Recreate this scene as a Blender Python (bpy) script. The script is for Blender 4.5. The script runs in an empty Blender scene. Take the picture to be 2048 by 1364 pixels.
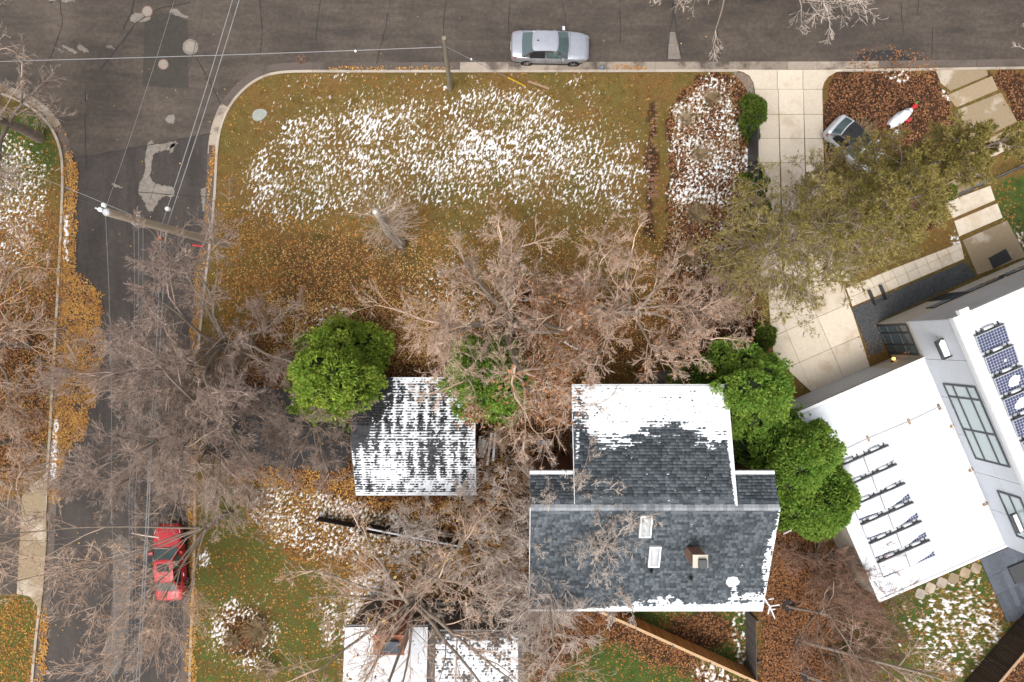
import bpy, math, random
import numpy as np
from mathutils import Vector, Matrix

# ------------------------------------------------------------------ camera, sky, sun, exposure
HC = 42.0                      # drone height in metres
FPX = 2048*24.0/36.0           # focal length in photo pixels
sc = bpy.context.scene
cam_d = bpy.data.cameras.new('camera'); cam = bpy.data.objects.new('camera', cam_d)
sc.collection.objects.link(cam); sc.camera = cam
cam.location = (0, 0, HC); cam.rotation_euler = (0, 0, 0)
cam_d.sensor_width = 36; cam_d.lens = 24; cam_d.clip_end = 2000; cam_d.clip_start = .5
SUN_EL, SUN_AZ = 66, 205       # soft overcast light
w = bpy.data.worlds.new('World'); sc.world = w; w.use_nodes = True
wn = w.node_tree; wn.nodes.clear()
o_ = wn.nodes.new('ShaderNodeOutputWorld'); b_ = wn.nodes.new('ShaderNodeBackground')
s_ = wn.nodes.new('ShaderNodeTexSky'); s_.sky_type = 'NISHITA'; s_.sun_disc = False
s_.sun_elevation = math.radians(SUN_EL); s_.sun_rotation = math.radians(SUN_AZ)
s_.air_density = 1.0; s_.dust_density = 6.0; s_.ozone_density = 1.0
h_ = wn.nodes.new('ShaderNodeHueSaturation'); h_.inputs['Saturation'].default_value = .18   # cloud cover greys the sky
wn.links.new(s_.outputs[0], h_.inputs['Color']); wn.links.new(h_.outputs[0], b_.inputs[0])
b_.inputs[1].default_value = .15; wn.links.new(b_.outputs[0], o_.inputs[0])
sun_d = bpy.data.lights.new('sun', 'SUN'); sun = bpy.data.objects.new('sun', sun_d); sc.collection.objects.link(sun)
sun_d.energy = 1.0; sun_d.angle = math.radians(25); sun_d.color = (1, .94, .86)
az, el = math.radians(SUN_AZ), math.radians(SUN_EL)
sdir = Vector((math.sin(az)*math.cos(el), math.cos(az)*math.cos(el), math.sin(el)))
sun.rotation_euler = sdir.to_track_quat('Z', 'Y').to_euler(); sun.location = (0, 0, 60)
sc.view_settings.view_transform = 'Standard'; sc.view_settings.look = 'None'
sc.view_settings.exposure = 0.78; sc.view_settings.gamma = 1.0

# ------------------------------------------------------------------ helpers
C = sc.collection
def P(px, py, z=0.0):
    k = (HC-z)/FPX
    return ((px-1024)*k, (682-py)*k)
def P3(px, py, z=0.0):
    x, y = P(px, py, z); return Vector((x, y, z))
def tag(o, label=None, cat=None, group=None, kind=None):
    if label: o['label'] = label
    if cat: o['category'] = cat
    if group: o['group'] = group
    if kind: o['kind'] = kind
    return o
def thing(name, loc=(0, 0, 0), rotz=0, label=None, cat=None, group=None, kind=None):
    o = bpy.data.objects.new(name, None); C.objects.link(o)
    o.location = loc; o.rotation_euler = (0, 0, rotz); o.empty_display_size = .2
    return tag(o, label, cat, group, kind)
def wpos(o):
    v = Vector((0, 0, 0))
    while o is not None:
        v += o.location; o = o.parent
    return v
class MB:
    def __init__(s): s.v = []; s.f = []
    def add(s, vs, fs):
        n = len(s.v); s.v += [tuple(v) for v in vs]; s.f += [tuple(i+n for i in f) for f in fs]; return s
    def box(s, x0, x1, y0, y1, z0, z1):
        return s.hexa([(x0,y0,z0),(x1,y0,z0),(x1,y1,z0),(x0,y1,z0),(x0,y0,z1),(x1,y0,z1),(x1,y1,z1),(x0,y1,z1)])
    def hexa(s, v):
        return s.add(v, [(3,2,1,0),(4,5,6,7),(0,1,5,4),(1,2,6,5),(2,3,7,6),(3,0,4,7)])
    def obox(s, o, a, b, c):     # origin corner + three edge vectors
        o, a, b, c = Vector(o), Vector(a), Vector(b), Vector(c)
        if a.cross(b).dot(c) < 0: a, b = b, a
        return s.hexa([o, o+a, o+a+b, o+b, o+c, o+a+c, o+a+b+c, o+b+c])
    def prism(s, poly, z0, z1):
        if sum(poly[i][0]*poly[(i+1)%len(poly)][1]-poly[(i+1)%len(poly)][0]*poly[i][1] for i in range(len(poly))) < 0: poly = poly[::-1]
        n = len(poly)
        vs = [(p[0], p[1], z0) for p in poly]+[(p[0], p[1], z1) for p in poly]
        return s.add(vs, [tuple(range(n-1, -1, -1)), tuple(range(n, 2*n))]+[(i, (i+1)%n, n+(i+1)%n, n+i) for i in range(n)])
    def tube(s, pts, rs, n=6, cap=True):
        pts = [Vector(p) for p in pts]
        if not hasattr(rs, '__len__'): rs = [rs]*len(pts)
        base = len(s.v); a = Vector((.31, .52, .79))
        for i, p in enumerate(pts):
            t = (pts[min(i+1, len(pts)-1)]-pts[max(i-1, 0)]).normalized()
            if abs(t.dot(a)) > .95: a = Vector((.9, -.3, .1))
            n1 = t.cross(a).normalized(); n2 = t.cross(n1)
            for k in range(n):
                q = 2*math.pi*k/n; s.v.append(tuple(p+(n1*math.cos(q)+n2*math.sin(q))*rs[i]))
        for i in range(len(pts)-1):
            for k in range(n):
                s.f.append((base+i*n+k, base+i*n+(k+1)%n, base+(i+1)*n+(k+1)%n, base+(i+1)*n+k))
        if cap:
            s.f.append(tuple(base+k for k in range(n-1, -1, -1))); s.f.append(tuple(base+(len(pts)-1)*n+k for k in range(n)))
        return s
    def lathe(s, c, prof, n=16, axis='z'):
        base = len(s.v)
        for r, h in prof:
            for k in range(n):
                q = 2*math.pi*k/n; x, y = r*math.cos(q), r*math.sin(q)
                s.v.append((c[0]+x, c[1]+y, c[2]+h) if axis == 'z' else (c[0]+x, c[1]+h, c[2]+y))
        for i in range(len(prof)-1):
            for k in range(n):
                s.f.append((base+i*n+k, base+i*n+(k+1)%n, base+(i+1)*n+(k+1)%n, base+(i+1)*n+k))
        s.f.append(tuple(base+k for k in range(n-1, -1, -1))); s.f.append(tuple(base+(len(prof)-1)*n+k for k in range(n)))
        return s
def obj(name, mb, mat, parent=None, local=False, smooth=False):
    v = mb.v
    if parent is not None and not local:
        w0 = wpos(parent); v = [(a-w0.x, b-w0.y, c-w0.z) for a, b, c in v]
    me = bpy.data.meshes.new(name); me.from_pydata(v, [], mb.f)
    if mat: me.materials.append(mat)
    if smooth: me.polygons.foreach_set('use_smooth', [True]*len(me.polygons))
    me.validate(); me.update()
    o = bpy.data.objects.new(name, me); C.objects.link(o)
    if parent is not None: o.parent = parent
    return o
def npmesh(name, V, Fc, mat, parent=None, smooth=False, local=False):
    """V (n,3), Fc (m,k) arrays -> object"""
    V = np.asarray(V, dtype=np.float32); Fc = np.asarray(Fc, dtype=np.int32)
    if parent is not None and not local:
        V = V-np.array(wpos(parent), dtype=np.float32)
    me = bpy.data.meshes.new(name); m, k = Fc.shape
    me.vertices.add(len(V)); me.vertices.foreach_set('co', V.ravel())
    me.loops.add(m*k); me.loops.foreach_set('vertex_index', Fc.ravel())
    me.polygons.add(m); me.polygons.foreach_set('loop_start', np.arange(0, m*k, k, dtype=np.int32))
    if smooth: me.polygons.foreach_set('use_smooth', np.ones(m, dtype=bool))
    if mat: me.materials.append(mat)
    me.update(calc_edges=True)
    o = bpy.data.objects.new(name, me); C.objects.link(o)
    if parent is not None: o.parent = parent
    return o
def copy_tree(o, parent=None):
    c = o.copy(); C.objects.link(c); c.parent = parent
    for ch in list(o.children): copy_tree(ch, c)
    return c

# numpy gradient noise
def _h(ix, iy, seed):
    n = (ix.astype(np.int64)*374761393+iy.astype(np.int64)*668265263+seed*982451653) & 0xffffffff
    n = ((n ^ (n >> 13))*1274126177) & 0xffffffff
    return ((n ^ (n >> 16)) & 0xffff)/65535.0
def noise2(x, y, seed=0):
    ix = np.floor(x); iy = np.floor(y); fx = x-ix; fy = y-iy
    ux = fx*fx*fx*(fx*(fx*6-15)+10); uy = fy*fy*fy*(fy*(fy*6-15)+10)
    def g(dx, dy):
        a = _h(ix+dx, iy+dy, seed)*2*np.pi
        return np.cos(a)*(fx-dx)+np.sin(a)*(fy-dy)
    return ((g(0,0)*(1-ux)+g(1,0)*ux)*(1-uy)+(g(0,1)*(1-ux)+g(1,1)*ux)*uy)*1.5
def fbm(x, y, seed=0, o=3):
    t = 0; a = 1; s = 0
    for i in range(o):
        t = t+a*noise2(x*2**i, y*2**i, seed+i*17); s += a*a; a *= .55
    return t/math.sqrt(s)
def sdf(px, py, poly):
    """signed distance, negative inside"""
    px = np.asarray(px, float); py = np.asarray(py, float)
    d = np.full(px.shape, 1e18); ins = np.zeros(px.shape, bool); n = len(poly)
    for i in range(n):
        ax, ay = poly[i]; bx, by = poly[(i+1)%n]
        ex, ey = bx-ax, by-ay; wx, wy = px-ax, py-ay
        t = np.clip((wx*ex+wy*ey)/(ex*ex+ey*ey+1e-12), 0, 1)
        d = np.minimum(d, (wx-ex*t)**2+(wy-ey*t)**2)
        c = ((ay <= py) & (by > py)) | ((by <= py) & (ay > py))
        xi = ax+(py-ay)*ex/(ey if abs(ey) > 1e-9 else 1e-9)
        ins ^= c & (px < xi)
    d = np.sqrt(d); return np.where(ins, -d, d)
def sstep(a, b, x):
    t = np.clip((x-a)/(b-a), 0, 1); return t*t*(3-2*t)
def inside(px, py, poly, feather):
    return 1-sstep(-feather*.5, feather*.5, sdf(px, py, poly))
def blob(px, py, cx, cy, rx, ry, soft=.5):
    r = np.sqrt(((px-cx)/rx)**2+((py-cy)/ry)**2); return 1-sstep(1-soft, 1+soft*.5, r)
def chaikin(pts, n=2, closed=False):
    pts = [tuple(p) for p in pts]
    for _ in range(n):
        q = [] if closed else [pts[0]]
        m = len(pts)
        for i in range(m if closed else m-1):
            a, b = pts[i], pts[(i+1)%m]
            q.append((a[0]*.75+b[0]*.25, a[1]*.75+b[1]*.25)); q.append((a[0]*.25+b[0]*.75, a[1]*.25+b[1]*.75))
        if not closed: q.append(pts[-1])
        pts = q
    return pts
def clip_poly(poly, clip):
    """Sutherland-Hodgman, clip convex, both as xy lists"""
    def ccw(p): return sum(p[i][0]*p[(i+1)%len(p)][1]-p[(i+1)%len(p)][0]*p[i][1] for i in range(len(p))) > 0
    if not ccw(clip): clip = clip[::-1]
    out = list(poly)
    for i in range(len(clip)):
        a, b = clip[i], clip[(i+1)%len(clip)]; inp = out; out = []
        if not inp: break
        side = lambda p: (b[0]-a[0])*(p[1]-a[1])-(b[1]-a[1])*(p[0]-a[0])
        for j in range(len(inp)):
            p, q = inp[j-1], inp[j]; sp, sq = side(p), side(q)
            if (sp >= 0) != (sq >= 0):
                t = sp/(sp-sq); out.append((p[0]+(q[0]-p[0])*t, p[1]+(q[1]-p[1])*t))
            if sq >= 0: out.append(q)
    return out
def area(p): return abs(sum(p[i][0]*p[(i+1)%len(p)][1]-p[(i+1)%len(p)][0]*p[i][1] for i in range(len(p))))/2

# ------------------------------------------------------------------ materials
class NT:
    def __init__(s, name):
        s.m = bpy.data.materials.new(name); s.m.use_nodes = True; s.t = s.m.node_tree; s.n = s.t.nodes
        s.b = s.n['Principled BSDF']; s._c = None
    def L(s, a, b): s.t.links.new(a, b)
    def co(s):
        if s._c is None: s._c = s.n.new('ShaderNodeTexCoord').outputs['Object']
        return s._c
    def world(s):
        return s.n.new('ShaderNodeNewGeometry').outputs['Position']
    def noise(s, scale, detail=4, rough=.6, vec=None, stretch=None):
        n = s.n.new('ShaderNodeTexNoise'); n.inputs['Scale'].default_value = scale
        n.inputs['Detail'].default_value = detail; n.inputs['Roughness'].default_value = rough
        v = vec or s.world()
        if stretch:
            mp = s.n.new('ShaderNodeMapping'); mp.inputs['Scale'].default_value = stretch; s.L(v, mp.inputs[0]); v = mp.outputs[0]
        s.L(v, n.inputs['Vector']); return n.outputs['Fac']
    def ramp(s, fac, *st):
        r = s.n.new('ShaderNodeValToRGB'); e = r.color_ramp.elements
        while len(e) < len(st): e.new(.5)
        for i, (p, c) in enumerate(st):
            e[i].position = p; e[i].color = (*c, 1) if hasattr(c, '__len__') else (c, c, c, 1)
        s.L(fac, r.inputs[0]); return r.outputs[0]
    def mix(s, fac, a, b, mode='MIX'):
        n = s.n.new('ShaderNodeMix'); n.data_type = 'RGBA'; n.blend_type = mode
        for i, x in ((0, fac), (6, a), (7, b)):
            if hasattr(x, 'is_output'): s.L(x, n.inputs[i])
            elif i == 0: n.inputs[0].default_value = x
            else: n.inputs[i].default_value = (*x, 1) if hasattr(x, '__len__') else (x, x, x, 1)
        return n.outputs[2]
    def math(s, op, a, b=0):
        n = s.n.new('ShaderNodeMath'); n.operation = op
        for i, x in enumerate((a, b)):
            if hasattr(x, 'is_output'): s.L(x, n.inputs[i])
            else: n.inputs[i].default_value = x
        return n.outputs[0]
    def island(s):
        """random per loose piece and per object"""
        a = s.n.new('ShaderNodeNewGeometry').outputs['Random Per Island']; b = s.n.new('ShaderNodeObjectInfo').outputs['Random']
        return s.math('FRACT', s.math('ADD', a, b))
    def attr(s, name):
        n = s.n.new('ShaderNodeAttribute'); n.attribute_name = name; return n
    def bump(s, h, strength=.4, dist=.02):
        n = s.n.new('ShaderNodeBump'); n.inputs['Strength'].default_value = strength; n.inputs['Distance'].default_value = dist
        s.L(h, n.inputs['Height']); s.L(n.outputs[0], s.b.inputs['Normal'])
    def done(s, col=None, rough=.8, spec=.3, metal=0):
        if col is not None:
            if hasattr(col, 'is_output'): s.L(col, s.b.inputs['Base Color'])
            else: s.b.inputs['Base Color'].default_value = (*col, 1)
        s.b.inputs['Roughness'].default_value = rough; s.b.inputs['Specular IOR Level'].default_value = spec
        s.b.inputs['Metallic'].default_value = metal; return s.m
def M(name, c1, c2=None, scale=3, rough=.8, spec=.3, metal=0, bump=0, bscale=40, isl=0, stretch=None):
    t = NT(name); c2 = c2 or tuple(x*.7 for x in c1)
    col = t.ramp(t.noise(scale, 5, .65, stretch=stretch), (.3, c2), (.7, c1))
    if isl:
        v = t.ramp(t.island(), (0, 1-isl), (1, 1+isl*.6)); col = t.mix(1, col, v, 'MULTIPLY')
    if bump: t.bump(t.noise(bscale, 3), bump)
    return t.done(col, rough, spec, metal)
def leafmat(name, cols, rough=.7, trans=.0):
    t = NT(name); n = len(cols)
    col = t.ramp(t.island(), *[(i/(n-1), c) for i, c in enumerate(cols)])
    col = t.mix(.35, col, t.ramp(t.noise(.7, 3), (.3, tuple(x*.65 for x in cols[0])), (.7, cols[-1])))
    m = t.done(col, rough, .2)
    if trans:
        tr = t.n.new('ShaderNodeBsdfTranslucent'); t.L(col, tr.inputs[0]); mx = t.n.new('ShaderNodeMixShader'); mx.inputs[0].default_value = trans
        t.L(t.b.outputs[0], mx.inputs[1]); t.L(tr.outputs[0], mx.inputs[2]); t.L(mx.outputs[0], t.n['Material Output'].inputs[0])
    return m

def mat_ground():
    t = NT('lawn_ground'); a = t.attr('mask'); sp = t.n.new('ShaderNodeSeparateColor'); t.L(a.outputs['Color'], sp.inputs[0])
    R, G, B = sp.outputs
    n1 = t.noise(.35, 5); n2 = t.noise(2.2, 5, .7); n3 = t.noise(14, 4, .8); n4 = t.noise(45, 2)
    dry = t.ramp(n2, (.3, (.115, .062, .020)), (.5, (.175, .102, .035)), (.72, (.135, .105, .030)))
    dry = t.mix(t.ramp(n1, (.42, 0.), (.62, 1.)), dry, t.ramp(n2, (.3, (.095, .072, .018)), (.7, (.165, .125, .040))))
    grn = t.ramp(n2, (.3, (.036, .062, .014)), (.7, (.085, .115, .028)))
    soil = t.ramp(n2, (.3, (.026, .015, .010)), (.7, (.070, .037, .020)))
    gf = t.math('ADD', R, t.math('MULTIPLY', t.math('SUBTRACT', n2, .5), .9))
    col = t.mix(t.ramp(gf, (.3, 0.), (.65, 1.)), dry, grn)
    sf = t.math('ADD', G, t.math('MULTIPLY', t.math('SUBTRACT', n3, .5), .8))
    col = t.mix(t.ramp(sf, (.3, 0.), (.7, 1.)), col, soil)
    # litter cells
    vo = t.n.new('ShaderNodeTexVoronoi'); vo.inputs['Scale'].default_value = 9.5; t.L(t.world(), vo.inputs['Vector'])
    vs = t.n.new('ShaderNodeSeparateColor'); t.L(vo.outputs['Color'], vs.inputs[0])
    leaf = t.ramp(vs.outputs[0], (0, (.14, .055, .014)), (.35, (.32, .135, .028)), (.65, (.21, .095, .026)), (1, (.46, .23, .05)))
    leaf = t.mix(G, leaf, t.ramp(vs.outputs[0], (0, (.09, .038, .022)), (.5, (.16, .07, .035)), (1, (.24, .115, .055))))
    lf = t.math('LESS_THAN', vs.outputs[1], B)
    lf = t.math('MULTIPLY', lf, t.math('LESS_THAN', vo.outputs['Distance'], .62))
    col = t.mix(lf, col, leaf)
    dark = t.ramp(n3, (.25, .38), (.55, 1.), (.8, 1.45)); col = t.mix(1, col, dark, 'MULTIPLY')
    col = t.mix(1, col, t.ramp(n4, (.3, .75), (.7, 1.2)), 'MULTIPLY')
    t.bump(t.math('ADD', n3, t.math('MULTIPLY', n4, .6)), .9, .06)
    return t.done(col, .95, .1)
def mat_asphalt(name, c1, c2, c3, stretch=(.3, 1.5, 1)):
    t = NT(name); n1 = t.noise(.3, 6, .65); n2 = t.noise(.9, 6, .75, stretch=stretch); n3 = t.noise(30, 3, .8); n4 = t.noise(4, 4)
    col = t.ramp(n1, (.3, c1), (.5, c2), (.68, c3))
    col = t.mix(.5, col, t.ramp(n2, (.3, c1), (.65, c3)))
    col = t.mix(1, col, t.ramp(n3, (.25, .62), (.55, 1.), (.75, 1.5)), 'MULTIPLY')
    col = t.mix(1, col, t.ramp(n4, (.3, .78), (.7, 1.18)), 'MULTIPLY')
    t.bump(n3, .35, .01)
    return t.done(col, .82, .3)
def mat_concrete(name, c, stain=(.17, .12, .08), amt=.5, isl=.12):
    t = NT(name); n1 = t.noise(.55, 5, .6); n2 = t.noise(6, 4, .7); n3 = t.noise(40, 2)
    col = t.ramp(n2, (.25, tuple(x*.82 for x in c)), (.75, c))
    col = t.mix(t.ramp(n1, (.56-.06*amt, 0.), (.63, min(1., amt))), col, stain)
    col = t.mix(1, col, t.ramp(n3, (.2, .85), (.8, 1.1)), 'MULTIPLY')
    v = t.ramp(t.island(), (0, 1-isl), (1, 1+isl*.5)); col = t.mix(1, col, v, 'MULTIPLY')
    t.bump(n3, .15, .01)
    return t.done(col, .85, .3)
def mat_snow():
    t = NT('snow'); n = t.noise(9, 4, .7); n2 = t.noise(.8, 3)
    col = t.ramp(n, (.2, (.53, .56, .61)), (.6, (.645, .665, .695))); col = t.mix(t.ramp(n2, (.4, 0.), (.7, .35)), col, (.62, .645, .685))
    t.bump(n, .4, .03); return t.done(col, .7, .2)
def mat_thin_snow(name, under):
    """melting snow: where the layer is thin the ground grains show through"""
    t = NT(name); n = t.noise(38, 3, .7); n2 = t.noise(7, 3); a = t.attr('thick').outputs['Fac']
    f = t.math('ADD', a, t.math('MULTIPLY', t.math('SUBTRACT', n, .5), .9))
    col = t.ramp(n2, (.25, (.58, .61, .66)), (.65, (.69, .71, .735)))
    col = t.mix(t.ramp(f, (.08, 0.), (.85, 1.)), under, col); t.bump(n, .3, .02); return t.done(col, .75, .2)
def mat_shingle(name, lo, mid, hi):
    t = NT(name); col = t.ramp(t.island(), (0, lo), (.45, mid), (.8, hi), (1, tuple((a+b)/2 for a, b in zip(mid, hi))))
    col = t.mix(1, col, t.ramp(t.noise(60, 3), (.3, .75), (.7, 1.2)), 'MULTIPLY')
    col = t.mix(1, col, t.ramp(t.noise(.5, 4), (.35, .85), (.65, 1.12)), 'MULTIPLY')
    t.bump(t.noise(120, 2), .3, .004); return t.done(col, .9, .25)
def mat_wood(name, c, dark, sx=(1, 1, 1), scale=8):
    t = NT(name); n = t.noise(scale, 5, .7, stretch=sx); col = t.ramp(n, (.3, dark), (.7, c))
    v = t.ramp(t.island(), (0, .72), (1, 1.18)); col = t.mix(1, col, v, 'MULTIPLY'); return t.done(col, .8, .25)
def glass(name, c=(.05, .07, .08), rough=.06):
    t = NT(name); m = t.done(c, rough, .8); t.b.inputs['Coat Weight'].default_value = .6; t.b.inputs['Coat Roughness'].default_value = .03; return m
def paint(name, c, metal=.3, rough=.3, coat=.8):
    t = NT(name); col = t.mix(1, c, t.ramp(t.noise(2.5, 3), (.3, .93), (.7, 1.04)), 'MULTIPLY')
    m = t.done(col, rough, .5, metal); t.b.inputs['Coat Weight'].default_value = coat; t.b.inputs['Coat Roughness'].default_value = .08; return m
m_ground = mat_ground()
m_road = mat_asphalt('road_asphalt', (.025, .021, .0195), (.058, .046, .038), (.098, .077, .060))
m_road2 = mat_asphalt('side_street_asphalt', (.020, .0175, .0175), (.040, .033, .030), (.064, .052, .044), (1.5, .22, 1))
m_worn2 = mat_asphalt('faded_asphalt', (.075, .064, .056), (.10, .086, .075), (.13, .113, .10), (1.5, .3, 1))
m_mulch = M('dark_mulch', (.04, .033, .03), (.022, .018, .017), 30, .95, bump=.9)
m_patch = mat_asphalt('patched_asphalt', (.034, .029, .024), (.042, .036, .030), (.05, .043, .036))
m_black = mat_asphalt('fresh_asphalt', (.020, .019, .020), (.026, .024, .025), (.033, .031, .031))
m_worn = mat_asphalt('worn_patch', (.12, .10, .085), (.17, .148, .128), (.22, .195, .17))
m_crack = M('tar_crack', (.022, .02, .02), rough=.6)
m_kerb = mat_concrete('kerb_concrete', (.36, .31, .255), (.18, .13, .095), .5)
m_gut = mat_concrete('gutter_concrete', (.30, .25, .20), (.085, .066, .055), 1.0, .3)
m_gutd = mat_concrete('damp_gutter_concrete', (.11, .088, .075), (.06, .048, .042), .8, .2)
m_conc = mat_concrete('driveway_concrete', (.56, .485, .39), (.36, .27, .185), .5, .12)
m_slab = mat_concrete('slab_concrete', (.27, .205, .13), (.46, .40, .33), .7, .15)
m_snow = mat_snow()
m_gsnow = mat_thin_snow('thin_lawn_snow', (.17, .115, .045)); m_rsnow = mat_thin_snow('thin_roof_snow', (.12, .125, .135))
m_shin = mat_shingle('grey_shingle', (.036, .044, .052), (.064, .076, .087), (.108, .123, .137))
m_cap = mat_shingle('ridge_shingle', (.16, .175, .19), (.21, .225, .24), (.26, .275, .29))
m_gshin = mat_shingle('dark_shingle', (.028, .029, .032), (.04, .041, .045), (.055, .056, .06))
m_sshin = mat_shingle('brown_shingle', (.09, .08, .075), (.13, .115, .105), (.17, .155, .145))
m_white = M('white_trim', (.72, .73, .74), (.62, .63, .64), 2, .5)
m_panel = M('white_wall_panel', (.47, .49, .53), (.43, .45, .49), 1.2, .55, isl=.05)
m_beige = M('beige_render', (.50, .45, .385), (.43, .39, .33), 1.5, .85, bump=.2)
m_greyw = M('grey_garage_wall', (.46, .47, .495), (.41, .42, .44), 1, .7)
m_roofmem = M('roof_membrane', (.6, .61, .62), (.55, .56, .57), .6, .7)
m_red = M('red_brown_siding', (.15, .06, .035), (.11, .045, .03), 3, .8)
m_darkwall = M('dark_siding', (.12, .10, .09), (.09, .08, .07), 3, .8)
m_brick = M('chimney_brick', (.27, .15, .10), (.19, .105, .075), 6, .9, isl=.3, bump=.3)
m_obrick = M('orange_brick', (.36, .14, .075), (.28, .10, .06), 6, .9, isl=.25, bump=.3)
m_mortar = M('mortar', (.33, .30, .27), rough=.9)
m_metal = M('dark_metal', (.035, .036, .04), (.025, .026, .03), 4, .45, .5)
m_blk = M('black_plastic', (.018, .018, .02), (.012, .012, .014), 5, .5)
m_rust = M('rusty_iron', (.16, .10, .075), (.10, .065, .05), 14, .85, bump=.4)
m_iron = M('grey_iron', (.25, .21, .18), (.18, .15, .13), 14, .8, bump=.3)
m_bark = M('grey_bark', (.26, .21, .165), (.155, .125, .10), 5, .95, bump=.8, bscale=14)
m_mossbark = M('mossy_bark', (.15, .13, .055), (.13, .11, .08), 4, .95, bump=.8, bscale=14)
m_twig = {'tan': M('tan_twigs', (.64, .47, .36), (.38, .265, .195), 1.2, .9, isl=.5), 'grey': M('grey_twigs', (.47, .37, .30), (.27, .20, .16), 1.2, .9, isl=.5),
          'pale': M('pale_twigs', (.64, .55, .48), (.40, .32, .27), 1.2, .9, isl=.45), 'purple': M('purple_grey_twigs', (.42, .315, .26), (.22, .16, .13), 1.0, .9, isl=.55),
          'red': M('red_brown_twigs', (.33, .20, .14), (.19, .11, .08), 1.2, .9, isl=.5)}
m_glass = glass('dark_window_glass'); m_paleglass = glass('pale_window_glass', (.30, .36, .37), .12)
m_cargl = glass('car_glass', (.045, .075, .078), .05)
m_frost = M('frosted_dome', (.40, .41, .415), (.33, .345, .36), 2, .35, .5)
m_pole = mat_wood('pole_wood', (.56, .47, .37), (.38, .31, .23), (6, 6, .5), 3)
m_cedarw = mat_wood('cedar_fence_wood', (.60, .30, .105), (.42, .19, .06), (3, 3, .6), 6)
m_cedartop = mat_wood('cedar_rail_wood', (.60, .40, .235), (.48, .31, .17), (1, 1, 1), 6)
m_greyw2 = mat_wood('grey_fence_wood', (.135, .12, .11), (.085, .075, .07), (3, 3, .6), 6)
m_brownf = mat_wood('dark_brown_fence_wood', (.045, .030, .025), (.028, .019, .016), (3, 3, .6), 6)
m_tanwood = mat_wood('tan_wood', (.33, .22, .14), (.24, .15, .09), (1, 1, 1), 6)
m_deck = mat_wood('slate_deck', (.085, .095, .115), (.06, .068, .085), (1, 1, 1), 5)
m_gravel = M('dark_gravel', (.075, .078, .082), (.045, .047, .05), 22, .9, isl=.45, bump=.8)
m_pebble = M('tan_pebble', (.24, .20, .16), (.12, .10, .085), 22, .9, isl=.5, bump=.6)
m_wire = M('cable', (.25, .25, .255), (.19, .19, .195), 3, .5); m_dwire = M('dark_cable', (.06, .06, .065), rough=.6)
m_yel = M('yellow_plastic', (.75, .48, .03), rough=.5); m_redp = M('red_plastic', (.45, .03, .03), rough=.5); m_org = M('orange_plastic', (.55, .13, .03), rough=.5)
m_steel = M('galvanised', (.45, .47, .48), (.36, .38, .39), 5, .45, .5, .5)
m_silver = paint('silver_paint', (.36, .375, .42), .6, .3); m_redcar = paint('red_paint', (.44, .010, .022), .1, .5, .25)
m_tyre = M('tyre_rubber', (.02, .02, .021), rough=.85); m_rim = M('alloy', (.45, .46, .47), (.35, .36, .37), 6, .3, .5, .7)
m_lampr = M('tail_lamp', (.42, .012, .015), rough=.2); m_lampw = M('head_lamp', (.65, .68, .7), rough=.15, spec=.6); m_under = M('underbody', (.015, .015, .016), rough=.9)
m_cell = glass('solar_cell', (.022, .028, .085), .18); m_back = M('panel_backsheet', (.55, .57, .60), rough=.4)
m_tarp = M('white_tarp', (.72, .72, .75), (.62, .63, .67), 4, .5, bump=.4, bscale=9)
lf_orange = leafmat('orange_leaves', [(.15, .058, .017), (.30, .125, .030), (.46, .215, .046), (.21, .085, .026), (.54, .33, .08)])
lf_brown = leafmat('brown_leaves', [(.10, .040, .020), (.20, .080, .034), (.30, .13, .052), (.14, .055, .026), (.38, .19, .085)])
lf_mix = leafmat('mixed_leaves', [(.19, .08, .024), (.36, .175, .04), (.46, .28, .085), (.22, .095, .033), (.56, .40, .16)])
lf_cedar = leafmat('cedar_sprays', [(.11, .26, .032), (.20, .36, .046), (.34, .44, .062), (.145, .29, .038), (.52, .54, .10)], .75, .4)
lf_cedar2 = leafmat('dark_cedar_sprays', [(.095, .235, .034), (.165, .32, .046), (.245, .37, .055), (.115, .255, .038), (.36, .43, .08)], .75, .4)
lf_pine = leafmat('olive_needles', [(.175, .165, .040), (.26, .225, .058), (.36, .29, .085), (.20, .185, .045), (.46, .36, .14)], .75, .35)
lf_hedge = leafmat('hedge_leaves', [(.055, .10, .016), (.11, .165, .024), (.18, .215, .035), (.07, .115, .02)], .7, .3)
lf_dry = leafmat('dry_grass', [(.24, .17, .09), (.36, .27, .15), (.30, .21, .12), (.42, .33, .2)], .9)
# ------------------------------------------------------------------ setting: ground, roads, kerbs
rng = np.random.default_rng(7); random.seed(7)
KR = chaikin([(374,1480),(378,1364),(382,1250),(388,1100),(389,960),(389,830),(395,700),(407,580),(420,480),(428,400),(431,330),(433,290),(440,252),(456,214),(483,180),(515,156),(550,144),(600,141),(700,141.5),(1000,141),(1300,140.5),(1474,140)], 2)
KL = chaikin([(-2500,140),(-400,150),(-60,166),(0,183),(50,203),(85,228),(110,258),(125,295),(131,341),(127,450),(122,560),(114,690),(104,880),(99,940),(92,1100),(84,1210),(75,1290),(68,1364),(60,1480)], 2)
KE = [(1660,140),(1850,137.5),(2048,134.5),(2400,130)]
def Wp(path): return [P(*p) for p in path]
ROADP = KL+[(-100,4200),(300,4200)]+KR+[(1660,140)]+KE[1:]+[(3600,125),(3600,-165),(-2500,-165)]
def gpx(x, y): k = FPX/HC; return 1024+x*k, 682-y*k
PXM = FPX/HC
def ground_z(px, py):
    d = sdf(px, py, ROADP)/PXM        # negative on the road
    return .1-.18*np.clip((-d)/.15, 0, 1)
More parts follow.
